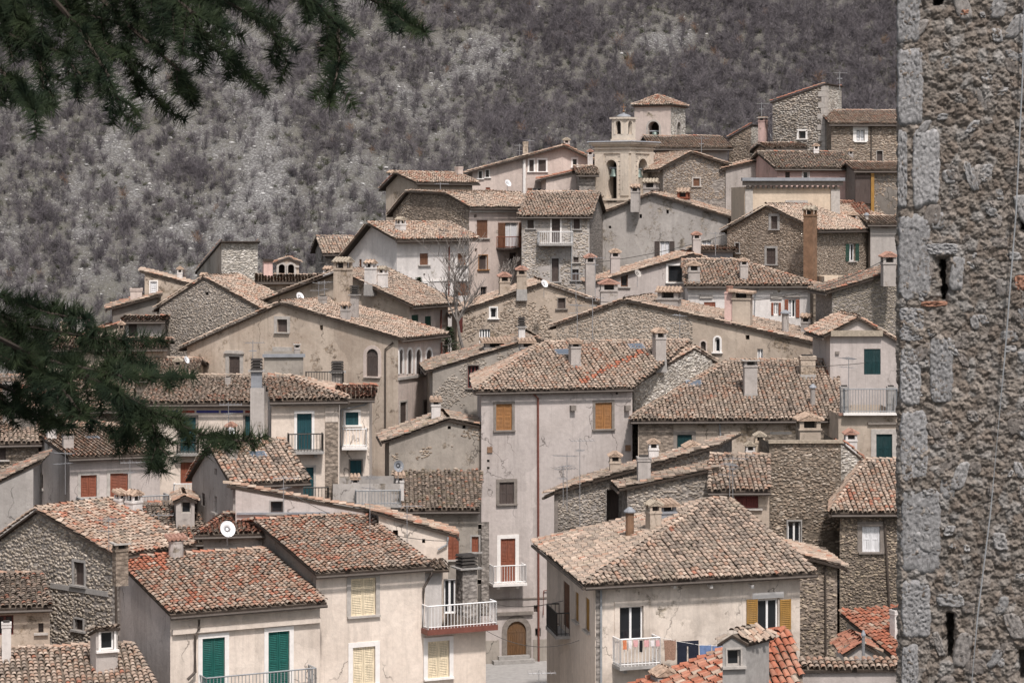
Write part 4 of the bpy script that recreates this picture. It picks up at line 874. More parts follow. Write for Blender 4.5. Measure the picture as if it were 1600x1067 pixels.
h = House('tiny bright red roof below the timber stair', 160, 1317, 336, 3, ('F', 3.2, 317), xr=1356, wall='p_dark', pal='red'); h.ch(1332, 342, 12, 333, 'gable', 'p_grey', 158)
h = House('brown rubble gable house with tall rusty flue', 150, 1272, 357, 58, ('a', (1199, 322), (1136, 358)), xr=1412, wall='r_brown', pal='old', rub={'a': dict(cols=BRN, cover=.82, size=.85, vb=450), 'b': dict(cols=BRN, size=.8, vb=430)}, og=.25)
h.w('a', 1205, 338, 1215, 358, 'P', 'w_dark', 'cement', .16); h.w('a', 1198, 388, 1212, 413, 'P', 'w_dark', 'cement', .14); h.w('a', 1149, 380, 1155, 395, 'D', sur='cement', sw=.06); h.dark('a', 1215, 374, 3, 4); h.w('b', 1326, 381, 1336, 408, 'O', 'w_dgreen', None); h.ch(1354, 355, 6, 337, 'metal', 'p_grey'); h.pipe('b', [(1356, 366), (1354, 425)], 'w_ochre', .08, .3)
h.ch(1266, 432, 16, 324, 'gable', 'rust', 148.5)
h = House('beige lower wall with white door below the brown rubble house', 147, 1288, 432, 4, ('flat',), xr=1412, la=3, wall='p_yellow', tiles=False); h.w('b', 1292, 442, 1302, 472, 'P', 'w_brown', 'frame_white', .1, False, name='door')
h = House('little house with brick pier and dark windows by the tower', 156, 1360, 350, 2, ('F', 3, 340), xr=1420, wall='p_grey', pal='old'); h.w('b', 1376, 350, 1389, 356, 'P', 'w_brown', sill=False)
h = House('brown rubble house with dark slanting eave by the round tower', 132, 1300, 455, 3, ('b', (1412, 421)), la=5, wall='r_grey', pal='dark', rub={'b': dict(cols=((.25, .22, .18), (.3, .26, .21)), size=.7, vb=530)}, og=.3)
h.ch(1388, 430, 20, 396, 'gred', 'p_grey', 131)
h = House('brick pier with tiled cap beside the white pedimented house', 142, 1271, 447, 4, ('flat',), xr=1287, la=1, wall='r_dark', tiles=False); h.band('b', 1270, 1288, 441, 447, 'hat_tile', .15, 'tile_cap')
# ------------------------------ right, middle and front
h = House('ruined rubble shed with sagging mossy roof edges', 101, 866, 770, 4, ('b', (1112, 700)), la=5, wall='r_grey', pal='brown', rub={'b': dict(cols=GREY, vb=850)}, og=.3, ph=75)
h.w('b', 948, 765, 968, 822, 'D', sill=False, rec=.5); h.ch(1006, 830, 20, 716, 'plain', 'p_grey', 99.5); h.ch(961, 740, 17, 708, 'gable', 'p_tan', 102); h.ch(1021, 720, 15, 688, 'gable', 'p_white', 106); h.ch(1082, 720, 24, 692, 'gable', 'r_grey', 104); h.band('b', 866, 872, 772, 850, 'frame_dark', .06, 'corner_board')
h = House('stone outhouse with grey metal edged slanting roof', 99, 980, 762, 4, ('b', (1110, 735)), la=3, wall='r_grey', pal='brown', rub={'b': dict(cols=GREY, vb=850)}, og=.2)
h = House('small house with round tiled roof and dark red window', 98, 1108, 762, 2, ('F', 2.6, 714), xr=1202, wall='p_tan', pal='mix', ph=84, og=.05)
h.w('b', 1148, 766, 1185, 794, 'P', 'w_dred', None)
h = House('tall brown rubble house with small white window', 104, 1202, 692, 3, ('flat',), xr=1314, la=4, wall='r_dark', tiles=False, rub={'b': dict(cols=BRN, vb=1010, cover=.85)})
h.w('b', 1231, 814, 1251, 849, 'G', 'white_frame', 'cement', .06, True); h.band('b', 1200, 1316, 687, 692, 'hat_old', .15, 'tile_coping'); h.band('b', 1205, 1290, 792, 812, 'p_old', .03, 'plaster_patch') if False else None
h = House('pale rubble return wall with falling red coping', 105, 1313, 690, 20, ('b', (1352, 722)), la=.8, wall='r_pale', pal='red', rub={'b': dict(cols=PALE, vb=810)}, og=.05, oe=.05, gutter=False, name='side_wall', cat='wall')
h = House('dark rubble house with white shuttered window and bright tiled roof', 100, 1312, 796, 2, ('F', 4.2, 722), xr=1425, wall='r_dark', pal='mix', near=True, ph=82, hlx=1352, rub={'b': dict(cols=DRK, vb=1000)})
h.w('b', 1347, 822, 1375, 862, 'P', 'w_white', 'frame_dark', .2, label='white shuttered window'); h.pipe('b', [(1381, 802), (1390, 960)], 'pipe_brown', .05)
h = House('narrow brown rubble wing with drooping tiled eave', 96.5, 1246, 868, 4, ('b', (1308, 884)), la=4, wall='r_brown', pal='old', rub={'b': dict(cols=DRK, vb=1050)}, og=.3)
h.pipe('b', [(1289, 880), (1290, 1040)], 'pipe_brown', .04)
h = House('dark rubble wall with grey awning and narrow window', 101.5, 1200, 900, 3, ('flat',), xr=1425, la=2, wall='r_dark', tiles=False, rub={'b': dict(cols=DRK, vb=1050)})
h.w('b', 1292, 926, 1300, 966, 'G', 'frame_dark', None, mull=0); h.band('b', 1289, 1312, 906, 923, 'lead', .6, 'awning')
# hip-roofed house with laundry
h = House('hip roofed house with ochre shutters and laundry balcony', 88.4, 930, 903, 19, ('F', 5.2, 783), xr=1250, ph=99, wall='p_warm', wallb='p_hip', pal='grey', near=True, hlx=1112, hrx=1140, oe=.5)
HH = h; h.w('b', 968, 947, 1005, 1000, 'G', 'white_frame', 'p_hip', .2, False); h.w('b', 1184, 936, 1216, 988, 'G', 'white_frame', None, .1, False); h.band('b', 966, 1007, 943, 947, 'w_brown', .03, 'lintel'); h.band('b', 1175, 1224, 925, 934, 'frame_white', .05, 'lintel')
h.balcony('b', 958, 1019, 992, 1034, .75, 'white_metal', 'cement', brackets=True)
fc = h.fb
wo = MB()
for x0, x1 in ((1166, 1183), (1218, 1235)):
    s0, z0 = fc.at(x0, 990); s1, z1 = fc.at(x1, 935); m = MB(); m.fbox(fc, s0, s0+.05, .02, .06, z0, z1, 'w_ochre'); m.fbox(fc, s1-.05, s1, .02, .06, z0, z1, 'w_ochre')
    for k in range(18): z = z0+(z1-z0)*k/18; m.hexa([fc.w(s0+.05, .055, z), fc.w(s1-.05, .055, z), fc.w(s1-.05, .025, z+.05), fc.w(s0+.05, .025, z+.05), fc.w(s0+.05, .058, z+.02), fc.w(s1-.05, .058, z+.02), fc.w(s1-.05, .03, z+.065), fc.w(s0+.05, .03, z+.065)], 'w_ochre')
    m.build('shutter', h.root)
h.band('b', 931, 938, 915, 1067, 'r_grey', .03, 'quoin_strip'); h.pipe('b', [(938, 915), (938, 1075)], 'pipe_grey', .045)
for x in (1050, 1107, 1171): h.band('b', x-2, x+2, 912, 917, 'frame_white', .3, 'rafter_end')
h.w('a', 915, 934, 921, 985, 'P', 'w_ochre', None); h.w('a', 899, 925, 904, 970, 'P', 'w_ochre', None); h.w('a', 880, 910, 890, 980, 'P', 'w_brown', None, sill=False); h.balcony('a', 874, 890, 950, 985, .5, 'iron')
h.ch(984, 842, 13, 800, 'metal', 'rust'); h.ch(1021, 830, 19, 784, 'gable', 'p_tan'); h.ch(1040, 812, 26, 784, 'shed', 'lead')
# bottom red roof
h = House('low house under bright orange barrel tiles with dormer', 70.5, 1076, 1131, 20, ('F', 2.65, 985), xr=1262, ph=107, wall='p_grey', pal='big', near=True, hlx=1226, hrx=1236, tw=.235, og=.1)
KK = h; h.ch(1037, 1062, 30, 1045, 'gable', 'p_grey', 70)
h = House('little cement dormer with square window on orange roof', 70.8, 1129, 1003, 10, ('b', (1146, 992), (1165, 1003)), la=1.3, wall='cement', pal='old', zb=-14.2, name='dormer', cat='dormer', oe=.12, og=.08, gutter=False, ph=52)
h.w('b', 1136, 1014, 1157, 1040, 'G', 'frame_stone', 'frame_stone', .05, mull=0)
h = House('plastered garden wall with scalloped barrel tile coping', 74, 1254, 1046, 2, ('Z', .12), xr=1425, la=.5, wall='p_main', pal='mix', oe=.1, og=.02, gutter=False, name='garden_wall', cat='wall')
h = House('small house with orange red roof beside the round tower', 88, 1408, 1036, 27, ('a', (1323, 966)), lb=4, wall='p_old', pal='big', og=.1); h.ch(1400, 1000, 14, 955, 'plain', 'p_white', 88)
h = House('tiny gabled outhouse with red ridge tiles and steel flue', 83, 1324, 1020, 3, ('b', (1345, 1006), (1370, 1020)), la=2, wall='p_grey', pal='red', oe=.12, og=.1, gutter=False); h.ch(1349, 1038, 5, 993, 'metal', 'alu', 82)
for h in HOUSES: h.build()
# ---------------------------------------------------------------- bell towers
def arch_hole(h, face, x0, y0, x1, y1, rec=.7, back=True):
    fc = h.face(face); ym = (y0+y1)/2; sa, sb = sorted((fc.at(x0, ym)[0], fc.at(x1, ym)[0])); zc, za = fc.at((x0+x1)/2, y0)[1], fc.at((x0+x1)/2, y1)[1]
    r = (sb-sa)/2; cx = (sa+sb)/2; zs = zc-r; hole = [(sa, za), (sb, za)]+[(cx+r*math.cos(R(a)), zs+r*math.sin(R(a))) for a in range(0, 181, 15)]; fc.holes.append((hole, rec))
    m = MB()
    for k in range(2, len(hole)-1):
        (p, q), (p2, q2) = hole[k], hole[k+1]; g = (r+.14)/r; o = [(cx+(a-cx)*g, zs+(b-zs)*g) for a, b in ((p, q), (p2, q2))]
        m.hexa([fc.w(p, .04, q), fc.w(o[0][0], .04, o[0][1]), fc.w(o[0][0], -.02, o[0][1]), fc.w(p, -.02, q), fc.w(p2, .04, q2), fc.w(o[1][0], .04, o[1][1]), fc.w(o[1][0], -.02, o[1][1]), fc.w(p2, -.02, q2)], h.trim)
    m.fbox(fc, sa-.14, sa, -.02, .04, za, zs, h.trim); m.fbox(fc, sb, sb+.14, -.02, .04, za, zs, h.trim)
    m.build('arch', h.root)
    if back:
        m = MB(); m.add([fc.w(a, -rec+.01, z) for a, z in hole], [tuple(range(len(hole)))], 'void_shade'); m.build('chamber_shade', h.root)  # near-black sheet paints the shade behind the arch
    return fc, cx, zs, r
def bell(fc, cx, z, r, n, label, wheel=True):
    c = fc.w(cx, n, z); t = thing('bell', label, 'bell', c, 'church bells')
    m = MB(); m.lathe(c, [(r*1.02, 0), (r*.98, r*.12), (r*.78, r*.5), (r*.62, r*1.1), (r*.58, r*1.5), (r*.3, r*1.75), (r*.1, r*1.8)], 'bronze', 14); m.build('bell_body', t, smooth=True)
    m = MB(); a, b = fc.w(cx-r*1.1, n, z+r*1.85), fc.w(cx+r*1.1, n, z+r*1.85); m.tube([a, b], r*.2, 'lead', 6); m.build('yoke', t)
def square_ring(h, grow, z0, z1, mat, name, taper=1.):
    c = h.pt(h.lb/2, h.la/2, z0); m = MB(); m.box(c, (h.lb+2*grow, h.la+2*grow, z1-z0), mat, math.atan2(h.b.y, h.b.x), taper); return m.build(name, h.root)
h = House('sand coloured church bell tower with two bells and small lantern', 172, 984, 226, 56, ('flat',), xl=929, xr=1021, wall='p_tower', tiles=False, name='bell_tower', cat='bell tower'); h.trim = 'p_tower'; BT = h
fa_ = arch_hole(h, 'a', 947, 250, 964, 316, 1.0); fb_ = arch_hole(h, 'b', 997, 248, 1011, 302, 1.0)
bell(fa_[0], fa_[1], fa_[2]-.75, .34, -.35, 'bronze bell in the near arch of the bell tower'); bell(fb_[0], fb_[1], fb_[2]-.75, .34, -.35, 'bronze bell in the sunlit side arch of the bell tower')
z = h.C.z; k = 172/F
square_ring(h, .10, z-.32, z-.22, 'p_tower', 'string_course'); square_ring(h, .16, z-.10, z+.02, 'p_tower', 'cornice'); square_ring(h, .30, z+.02, z+.20, 'p_tower', 'cornice'); square_ring(h, .42, z+.20, z+.27, 'lead', 'cornice_top', .97)
for f, s0 in (('a', (930, 944)), ('a', (970, 983)), ('b', (985, 992)), ('b', (1014, 1020))): h.band(f, s0[0], s0[1], 238, 306, 'p_tower', .07, 'pilaster')
square_ring(h, .08, z-.62, z-.52, 'p_tower', 'string_course'); square_ring(h, .10, z-4.0, z-3.85, 'p_tower', 'string_course')
for k in range(9):
    zz = z-.9-k*.33
    for f, s0 in (('a', (945, 947)), ('a', (965, 969)), ('b', (993, 996))): h.band(f, s0[0], s0[1], HY-zz/172*F-.6, HY-zz/172*F+.6, 'frame_dark', .003, 'joint')
h.build()
lan = House('small open lantern crowning the bell tower', 173.6, 979, 186, 56, ('flat',), la=1.25, lb=1.25, wall='p_tower', tiles=False, name='lantern_turret', cat='lantern', zb=z+.25); lan.trim = 'p_tower'
arch_hole(lan, 'a', 962, 189, 970.5, 210, .25); arch_hole(lan, 'b', 981, 189, 987, 210, .25); lan.build(); zl = lan.C.z
square_ring(lan, .06, z+.25, z+.45, 'p_tower', 'plinth'); square_ring(lan, .12, zl, zl+.14, 'p_tower', 'cornice'); c = lan.pt(lan.lb/2, lan.la/2, zl+.14)
m = MB(); m.lathe(c, [(.55, 0), (.5, .12), (.3, .22), (.08, .28), (.08, .34)], 'lead', 12); m.build('dome', lan.root, smooth=True)
m = MB(); m.tube([c+Vector((0, 0, .3)), c+Vector((0, 0, 1.0))], .035, 'rust', 5); m.tube([c+Vector((-.18, 0, .75)), c+Vector((.18, 0, .75))], .03, 'rust', 5); m.lathe(c+Vector((0, 0, .34)), [(.02, 0), (.11, .1), (.02, .2)], 'rust', 8); m.build('cross', lan.root)
h = House('square stone campanile with pyramidal tiled roof', 187, 1048, 163, 67, ('F', 1.5, 149), xr=1071, la=3.0, hl=1.4, hr=1.4, wall='p_pink', wallb='r_pale', pal='mix', oe=.2, gutter=False, name='bell_tower', cat='bell tower', rub={'b': dict(cols=PALE, size=1.3, vb=225)}); h.trim = 'frame_stone'
h.hr = h.lb-h.hl; h.slopes = []; h.lines = []; h.mkslopes()
fa_ = arch_hole(h, 'a', 1012.5, 190, 1030, 222, .9); arch_hole(h, 'b', 1057.5, 191, 1063, 216, .6); bell(fa_[0], fa_[1], fa_[2]-1.0, .38, -.3, 'bell behind the dark arch of the stone campanile'); square_ring(h, .08, h.C.z-.18, h.C.z-.05, 'hat_red', 'brick_cornice'); h.build()
h = House('small double arched bell-cote with tiled gable', 151, 432, 411, 5, ('b', (449, 404), (467, 411)), la=.7, wall='p_beige', pal='mix', oe=.12, og=.1, gutter=False, name='bell_cote', cat='bell-cote'); h.trim = 'frame_stone'
for q, (a, b) in enumerate(((435.5, 445), (450, 459.5))):
    f_ = arch_hole(h, 'b', a, 413, b, 440, .55); bell(f_[0], f_[1], f_[2]-.75, .15, -.1, ('bell under the shaded arch of the double bell-cote', 'bell under the second arch of the double bell-cote')[q])
h.band('b', 461.5, 467.5, 415, 418, 'frame_stone', .1, 'impost'); h.build()
# quoins of the tower house
for e, f, sgn in ((TH, 'a', 1), (TH, 'b', 1)):
    fc = TH.face(f)
    for k in range(13):
        z1 = TH.C.z-.1-k*.42; w = (.55 if (k+(f == 'b')) % 2 else .34)*rnd.uniform(.85, 1.15); m = MB(); m.fbox(fc, .0, w, -.02, .075+rnd.uniform(0, .02), z1-.40, z1, 'frame_stone'); m.build('quoin_stone', TH.root)
# ---------------------------------------------------------------- ground and mountainside
def scree(x, y):
    px, py = 800+x/y*F, HY-ground_z(x, y)/y*F
    u = .07*x+.03*y; n = noise.fractal(Vector((u, (y*.04-x*.02), 1.7)), .6, 2.1, 5)
    side = .46-max(0, px-450)/1700
    if py < 150: side -= .12*(150-py)/150
    side += .42*math.exp(-(((px-760)/75)**2+((py-90)/45)**2))+.36*math.exp(-(((px-1040)/60)**2+((py-60)/45)**2))+.3*math.exp(-(((px-1180)/60)**2+((py-170)/50)**2))
    return max(0., min(.85, side+n*.30))
xs = sorted(set([-900, -700, -520, -420, -340, -270, -220]+list(range(-186, 187, 3))+[220, 270, 340, 420, 520, 700, 900])); ys = sorted(set(list(range(0, 120, 8))+list(range(120, 210, 6))+list(range(210, 440, 14))+[440+3*k for k in range(80)]+[690, 720, 760, 820, 900, 1000, 1100, 1300]))
V = [(x, y, ground_z(x, y)) for y in ys for x in xs]; nx = len(xs)
Q = np.array([(j*nx+i, j*nx+i+1, (j+1)*nx+i+1, (j+1)*nx+i) for j in range(len(ys)-1) for i in range(nx-1)])
t = NT('mountain'); v = t.pos(); sa_ = t.n('ShaderNodeAttribute', attribute_name='scree').outputs['Fac']
n1 = t.noise(v, .12, 8, .7); n2 = t.noise(v, 1.1, 6, .75); vo = t.n('ShaderNodeTexVoronoi', {'Vector': v, 'Scale': 1.7}); n3 = t.noise(v, .45, 6, .7)
grass = t.mix(t.ramp(n1, .4, .62), (.135, .128, .118), (.142, .136, .116)); grass = t.mix(t.ramp(n3, .52, .68, 0, .8), grass, (.108, .098, .094))
rock = t.mix(t.ramp(vo.outputs['Distance'], .15, .7), (.26, .255, .25), (.125, .12, .118)); rock = t.mix(1., rock, t.ramp(n2, .3, .7, .7, 1.25), 'MULTIPLY')
f = t.ramp(t.math('ADD', t.math('MULTIPLY', sa_, .9), t.math('SUBTRACT', t.math('MULTIPLY', n2, .8), .4)), .32, .58)
MATS['mountain'] = t.done(t.mix(f, grass, rock), .97, t.math('SUBTRACT', n2, vo.outputs['Distance']), .9, .5)
me = np_mesh('ground', np.array(V), [Q], None, 'mountain', True); at = me.attributes.new('scree', 'FLOAT', 'POINT'); at.data.foreach_set('value', [scree(*v[:2]) if v[1] > 400 else .25 for v in V]); link('ground', me, None, kind='structure')
me = np_mesh('street', np.array([(-9, 78, -21.98), (9, 78, -21.98), (9, 122, -21.98), (-9, 122, -21.98)]), [np.array([(0, 1, 2, 3)])], None, 'asphalt'); link('street', me, None, kind='structure')
m = MB(); fc = T.fb; a = sorted((fc.at(768, 1035)[0], fc.at(832, 1035)[0])); m.fbox(fc, a[0], a[1], .002, .45, -21.975, -21.80, 'cement'); m.fbox(fc, a[0]+.3, a[1]-.2, .002, .25, -21.799, -21.62, 'cement'); m.build('door_step', T.root)
# ---- bare shrubs of the mountainside
t = NT('twig'); n1 = t.n('ShaderNodeObjectInfo').outputs['Random']; MATS['twig'] = t.done(t.mix(n1, (.088, .079, .087), (.185, .167, .176)), .95)  # lavender lift in the twig tones stands in for haze
t = NT('twig_rust'); MATS['twig_rust'] = t.done((.20, .125, .085), .95)
t = NT('bush_green'); n1 = t.n('ShaderNodeObjectInfo').outputs['Random']; MATS['bush_green'] = t.done(t.mix(n1, (.07, .075, .05), (.11, .11, .075)), .95)
t = NT('rock'); n1 = t.n('ShaderNodeObjectInfo').outputs['Random']; MATS['rock'] = t.done(t.mix(n1, (.25, .245, .24), (.52, .51, .50)), .95)
def shrub_mesh(name, seed, H=4., spread=1., dense=210, mat='twig', trunk=True, low=False):
    r = random.Random(seed); V = []; Q = []
    def ribbon(p, q, w0, w1):
        d = (q-p).normalized(); s = d.cross(Vector((r.uniform(-1, 1), r.uniform(-1, 1), r.uniform(-.4, .4)))).normalized(); k = len(V)
        V.extend([p-s*w0, p+s*w0, q+s*w1, q-s*w1]); Q.append((k, k+1, k+2, k+3))
    stems = r.randint(3, 6) if not low else 9; tips = []
    for k in range(stems):
        a = r.uniform(0, 6.28); o = Vector((math.cos(a), math.sin(a), 0)); p = o*r.uniform(0, .25*spread); q = p+o*r.uniform(.2, .75)*spread*(1.3 if low else 1)+Vector((0, 0, H*r.uniform(.3, .55)))
        ribbon(p, q, .075, .05); ribbon(p, q, .075, .05); tips.append((p, q))
    for k in range(dense):
        p, q = r.choice(tips); b = p.lerp(q, r.uniform(.35, 1)); d = (q-p).normalized()+Vector((r.gauss(0, .55), r.gauss(0, .55), r.gauss(.1, .4)))
        e = b+d.normalized()*H*r.uniform(.16, .42); ribbon(b, e, .034, .014)
        if k < dense*.3: tips.append((b, e))
    me = np_mesh(name, np.array([tuple(v) for v in V]), [np.array(Q)], None, mat); return me
def rock_mesh(seed):
    r = random.Random(seed); V = [(r.uniform(.8, 1.2)*math.cos(a*1.0472)*.5, r.uniform(.8, 1.2)*math.sin(a*1.0472)*.5, z) for z in (-.15, .18) for a in range(6)]+[(0, 0, .36)]
    return np_mesh('rock', np.array(V), [np.array([(a, (a+1) % 6, 6+(a+1) % 6, 6+a) for a in range(6)]), np.array([(6+a, 6+(a+1) % 6, 12) for a in range(6)])], None, 'rock')
variants = [shrub_mesh('shrub', 50+k, H, sp, dn, mt, low=lw) for k, (H, sp, dn, mt, lw) in enumerate(((4.4, 1.0, 190, 'twig', 0), (3.6, 1.3, 210, 'twig', 0), (5.2, 1.0, 200, 'twig', 0), (3.0, 1.1, 200, 'twig', 1), (2.0, 1.2, 220, 'bush_green', 1), (4.0, 1.1, 230, 'twig', 0), (4.2, 1.0, 200, 'twig_rust', 0)))]
def scatter(name, meshes, pts, rots, scl, idx):
    src = bpy.data.collections.new(name+'_source')
    for k, me in enumerate(meshes): src.objects.link(bpy.data.objects.new('%s_kind_%02d' % (name, k), me))
    me = bpy.data.meshes.new(name); me.vertices.add(len(pts)); me.vertices.foreach_set('co', np.asarray(pts, np.float32).ravel())
    for nm, typ, key, val in (('rot', 'FLOAT_VECTOR', 'vector', rots), ('scl', 'FLOAT_VECTOR', 'vector', scl), ('idx', 'INT', 'value', idx)):
        at = me.attributes.new(nm, typ, 'POINT'); at.data.foreach_set(key, np.asarray(val).ravel())
    g = bpy.data.node_groups.new(name, 'GeometryNodeTree'); g.interface.new_socket('Geometry', in_out='INPUT', socket_type='NodeSocketGeometry'); g.interface.new_socket('Geometry', in_out='OUTPUT', socket_type='NodeSocketGeometry')
    gi, go, ip, ci = (g.nodes.new(x) for x in ('NodeGroupInput', 'NodeGroupOutput', 'GeometryNodeInstanceOnPoints', 'GeometryNodeCollectionInfo'))
    ci.inputs[0].default_value = src; ci.inputs[1].default_value = True; ci.inputs[2].default_value = True; ip.inputs['Pick Instance'].default_value = True
    def att(nm, typ): d = g.nodes.new('GeometryNodeInputNamedAttribute'); d.data_type = typ; d.inputs[0].default_value = nm; return d.outputs[0]
    L = g.links.new; L(gi.outputs[0], ip.inputs['Points']); L(ci.outputs[0], ip.inputs['Instance']); L(att('idx', 'INT'), ip.inputs['Instance Index']); L(att('rot', 'FLOAT_VECTOR'), ip.inputs['Rotation']); L(att('scl', 'FLOAT_VECTOR'), ip.inputs['Scale']); L(ip.outputs[0], go.inputs[0])
    o = link(name, me, None, kind='stuff'); md = o.modifiers.new('scatter', 'NODES'); md.node_group = g; return o
r = random.Random(21); pts = []; sing = []
tries = 85000
for k in range(tries):
    y = r.uniform(445, 640); x = r.uniform(-1, 1)*.235*y; s = scree(x, y); px = 800+x/y*F
    if r.random() > (1-s)**2.3*1.15+.03: continue
    clump = noise.noise(Vector((x*.06, y*.06, 9)))
    if r.random() > .6+clump*.4: continue
    idx = r.choices(range(7), (22, 22, 16, 14, 12+16*s, 16, 1.2 if px > 500 else .4))[0]; sc_ = r.uniform(.32, .70)*(1-.1*s)
    pts.append((x, y, ground_z(x, y)-.1, r.uniform(0, 6.28), sc_, idx))
pts.sort(key=lambda p: p[1]); near_, far_ = [], []
def in_view(p): px, py = proj(p); return 5 < px < 1395 and 0 < py < 560
def open_view(p):
    px, py = proj(p); return (5 < px < 590 and 200 < py < 480 and py < 500-.18*max(0, px-200)) 
for p in pts: (near_ if len(near_) < 300 and open_view(p) and p[5] != 4 else far_).append(p)
for p in near_:
    o = link('bare_shrub', variants[p[5]], None, label='bare grey shrub rooted in the open scree of the mountainside', category='shrub', group='bare shrubs on the open scree'); o.location = p[:3]; o.rotation_euler = (0, 0, p[3]); o.scale = (p[4],)*3
scatter('bare_woodland', variants, [p[:3] for p in far_], [(0, 0, p[3]) for p in far_], [(p[4],)*3 for p in far_], [p[5] for p in far_])['label'] = 'bare grey woodland covering the mountainside'
rp = []
for k in range(190000):
    y = r.uniform(440, 640); x = r.uniform(-1, 1)*.235*y; s = scree(x, y)
    if r.random() < (s+.03)**1.35*1.0: c = min(.9, r.paretovariate(2.8)*.125); rp.append((x, y, ground_z(x, y), r.uniform(0, 6.28), c*r.uniform(.8, 1.5), c, c*r.uniform(.6, 1.1), r.randrange(4)))
scatter('scree_rocks', [rock_mesh(k) for k in range(4)], [p[:3] for p in rp], [(0, 0, p[3]) for p in rp], [p[4:7] for p in rp], [p[7] for p in rp])
# ---------------------------------------------------------------- trees in the town
def bare_tree(label, px, py, D, hpx, seed, lean=0.):
    r = random.Random(seed); b = P(px, py, D); Ht = hpx*D/F; t = thing('bare_tree', label, 'tree', b); m = MB(); tr = MB()
    def grow(p, d, L, w, lv):
        n = 4; pts = [p]
        for k in range(n): d = (d+Vector((r.gauss(0, .09), r.gauss(0, .09), r.gauss(.05, .05)))).normalized(); pts.append(pts[-1]+d*L/n)
        (tr if lv == 0 else m).tube(pts, w, 'bark', 6 if lv < 2 else 3, max(w*.55, .012))
        if lv < 4:
            for k in range(5 if lv < 2 else 3):
                q = pts[r.randint(2 if lv == 0 else 1, n)]; a = r.uniform(0, 6.28); o = Vector((math.cos(a), math.sin(a)*.6, r.uniform(.35, 1.))); grow(q, (d*.65+o*.9).normalized(), L*r.uniform(.55, .85), max(w*.55, .019), lv+1)
    plain('bark', (.20, .18, .165), .9, .3) if 'bark' not in MATS else None
    grow(b, Vector((lean, 0, 1)), Ht*.40, .11, 0); tr.build('trunk', t); m.build('crown', t)
bare_tree('leafless tree in front of the white house with brown shutters', 723, 562, 139, 200, 5, .08); bare_tree('thin leafless tree by the pink house corner', 790, 470, 149, 70, 8, -.1)
def green_tree(label, px, py, D, hpx, seed, w=.35, name='young_conifer'):
    r = random.Random(seed); b = P(px, py, D); Ht = hpx*D/F; t = thing(name, label, 'tree', b); m = MB(); m.tube([b, b+Vector((0, 0, Ht*.9))], .05, 'bark', 5, .02); m.build('trunk', t); V = []; Q = []
    for k in range(1500):
        f = r.random()**.8; z = Ht*(.12+.88*f); R_ = Ht*w*(1-f)+.08; a = r.uniform(0, 6.28); c = Vector((math.cos(a)*R_*r.uniform(.2, 1), math.sin(a)*R_*r.uniform(.2, 1), z))
        d = Vector((math.cos(a), math.sin(a), r.uniform(-.3, .5)))*.18; s = d.cross(Vector((r.uniform(-1, 1), 0, 1))).normalized()*.035; i = len(V); V += [tuple(c-s), tuple(c+s), tuple(c+d)]; Q.append((i, i+1, i+2))
    link('crown', np_mesh('crown', np.array(V), [np.array(Q)], None, 'needle_far'), t)
t = NT('needle_far'); MATS['needle_far'] = t.done((.05, .07, .035), .9)
green_tree('small dark conifer against the white house wall', 654, 470, 149, 36, 3, .25); green_tree('dark green bush at the foot of the leafless tree', 702, 566, 137, 55, 4, .4, 'evergreen_bush')
# ---------------------------------------------------------------- near round tower wall
th = R(-13); O = P(1400, 330, 14.); O.z = 0; u = Vector((math.cos(th), math.sin(th), 0)); nn = Vector((math.sin(th), -math.cos(th), 0)); TW = Face(O, u, nn)
tw = thing('stone_tower', 'rough old stone tower rising close by along the whole picture side', 'tower', (O.x, O.y, -6.))
Sx = 1.25; z0, z1 = -3.1, 1.55; res = .0056; ns, nz = int(Sx/res), int((z1-z0)/res); holes_px = ((1466, 402, 1481, 472), (1476, 958, 1492, 1030), (1592, 330, 1640, 362), (1590, 1015, 1640, 1067), (1455, -10, 1478, 12))
hb = []
for x0, y0, x1, y1 in holes_px: a, zb_ = TW.at(x0, y1); c, zt_ = TW.at(x1, y0); hb.append((a, c, zb_, zt_))
Vt = np.zeros((nz+1, ns+1, 3)); Ct = np.zeros((nz+1, ns+1, 3)); rr = random.Random(4); cellc = {}
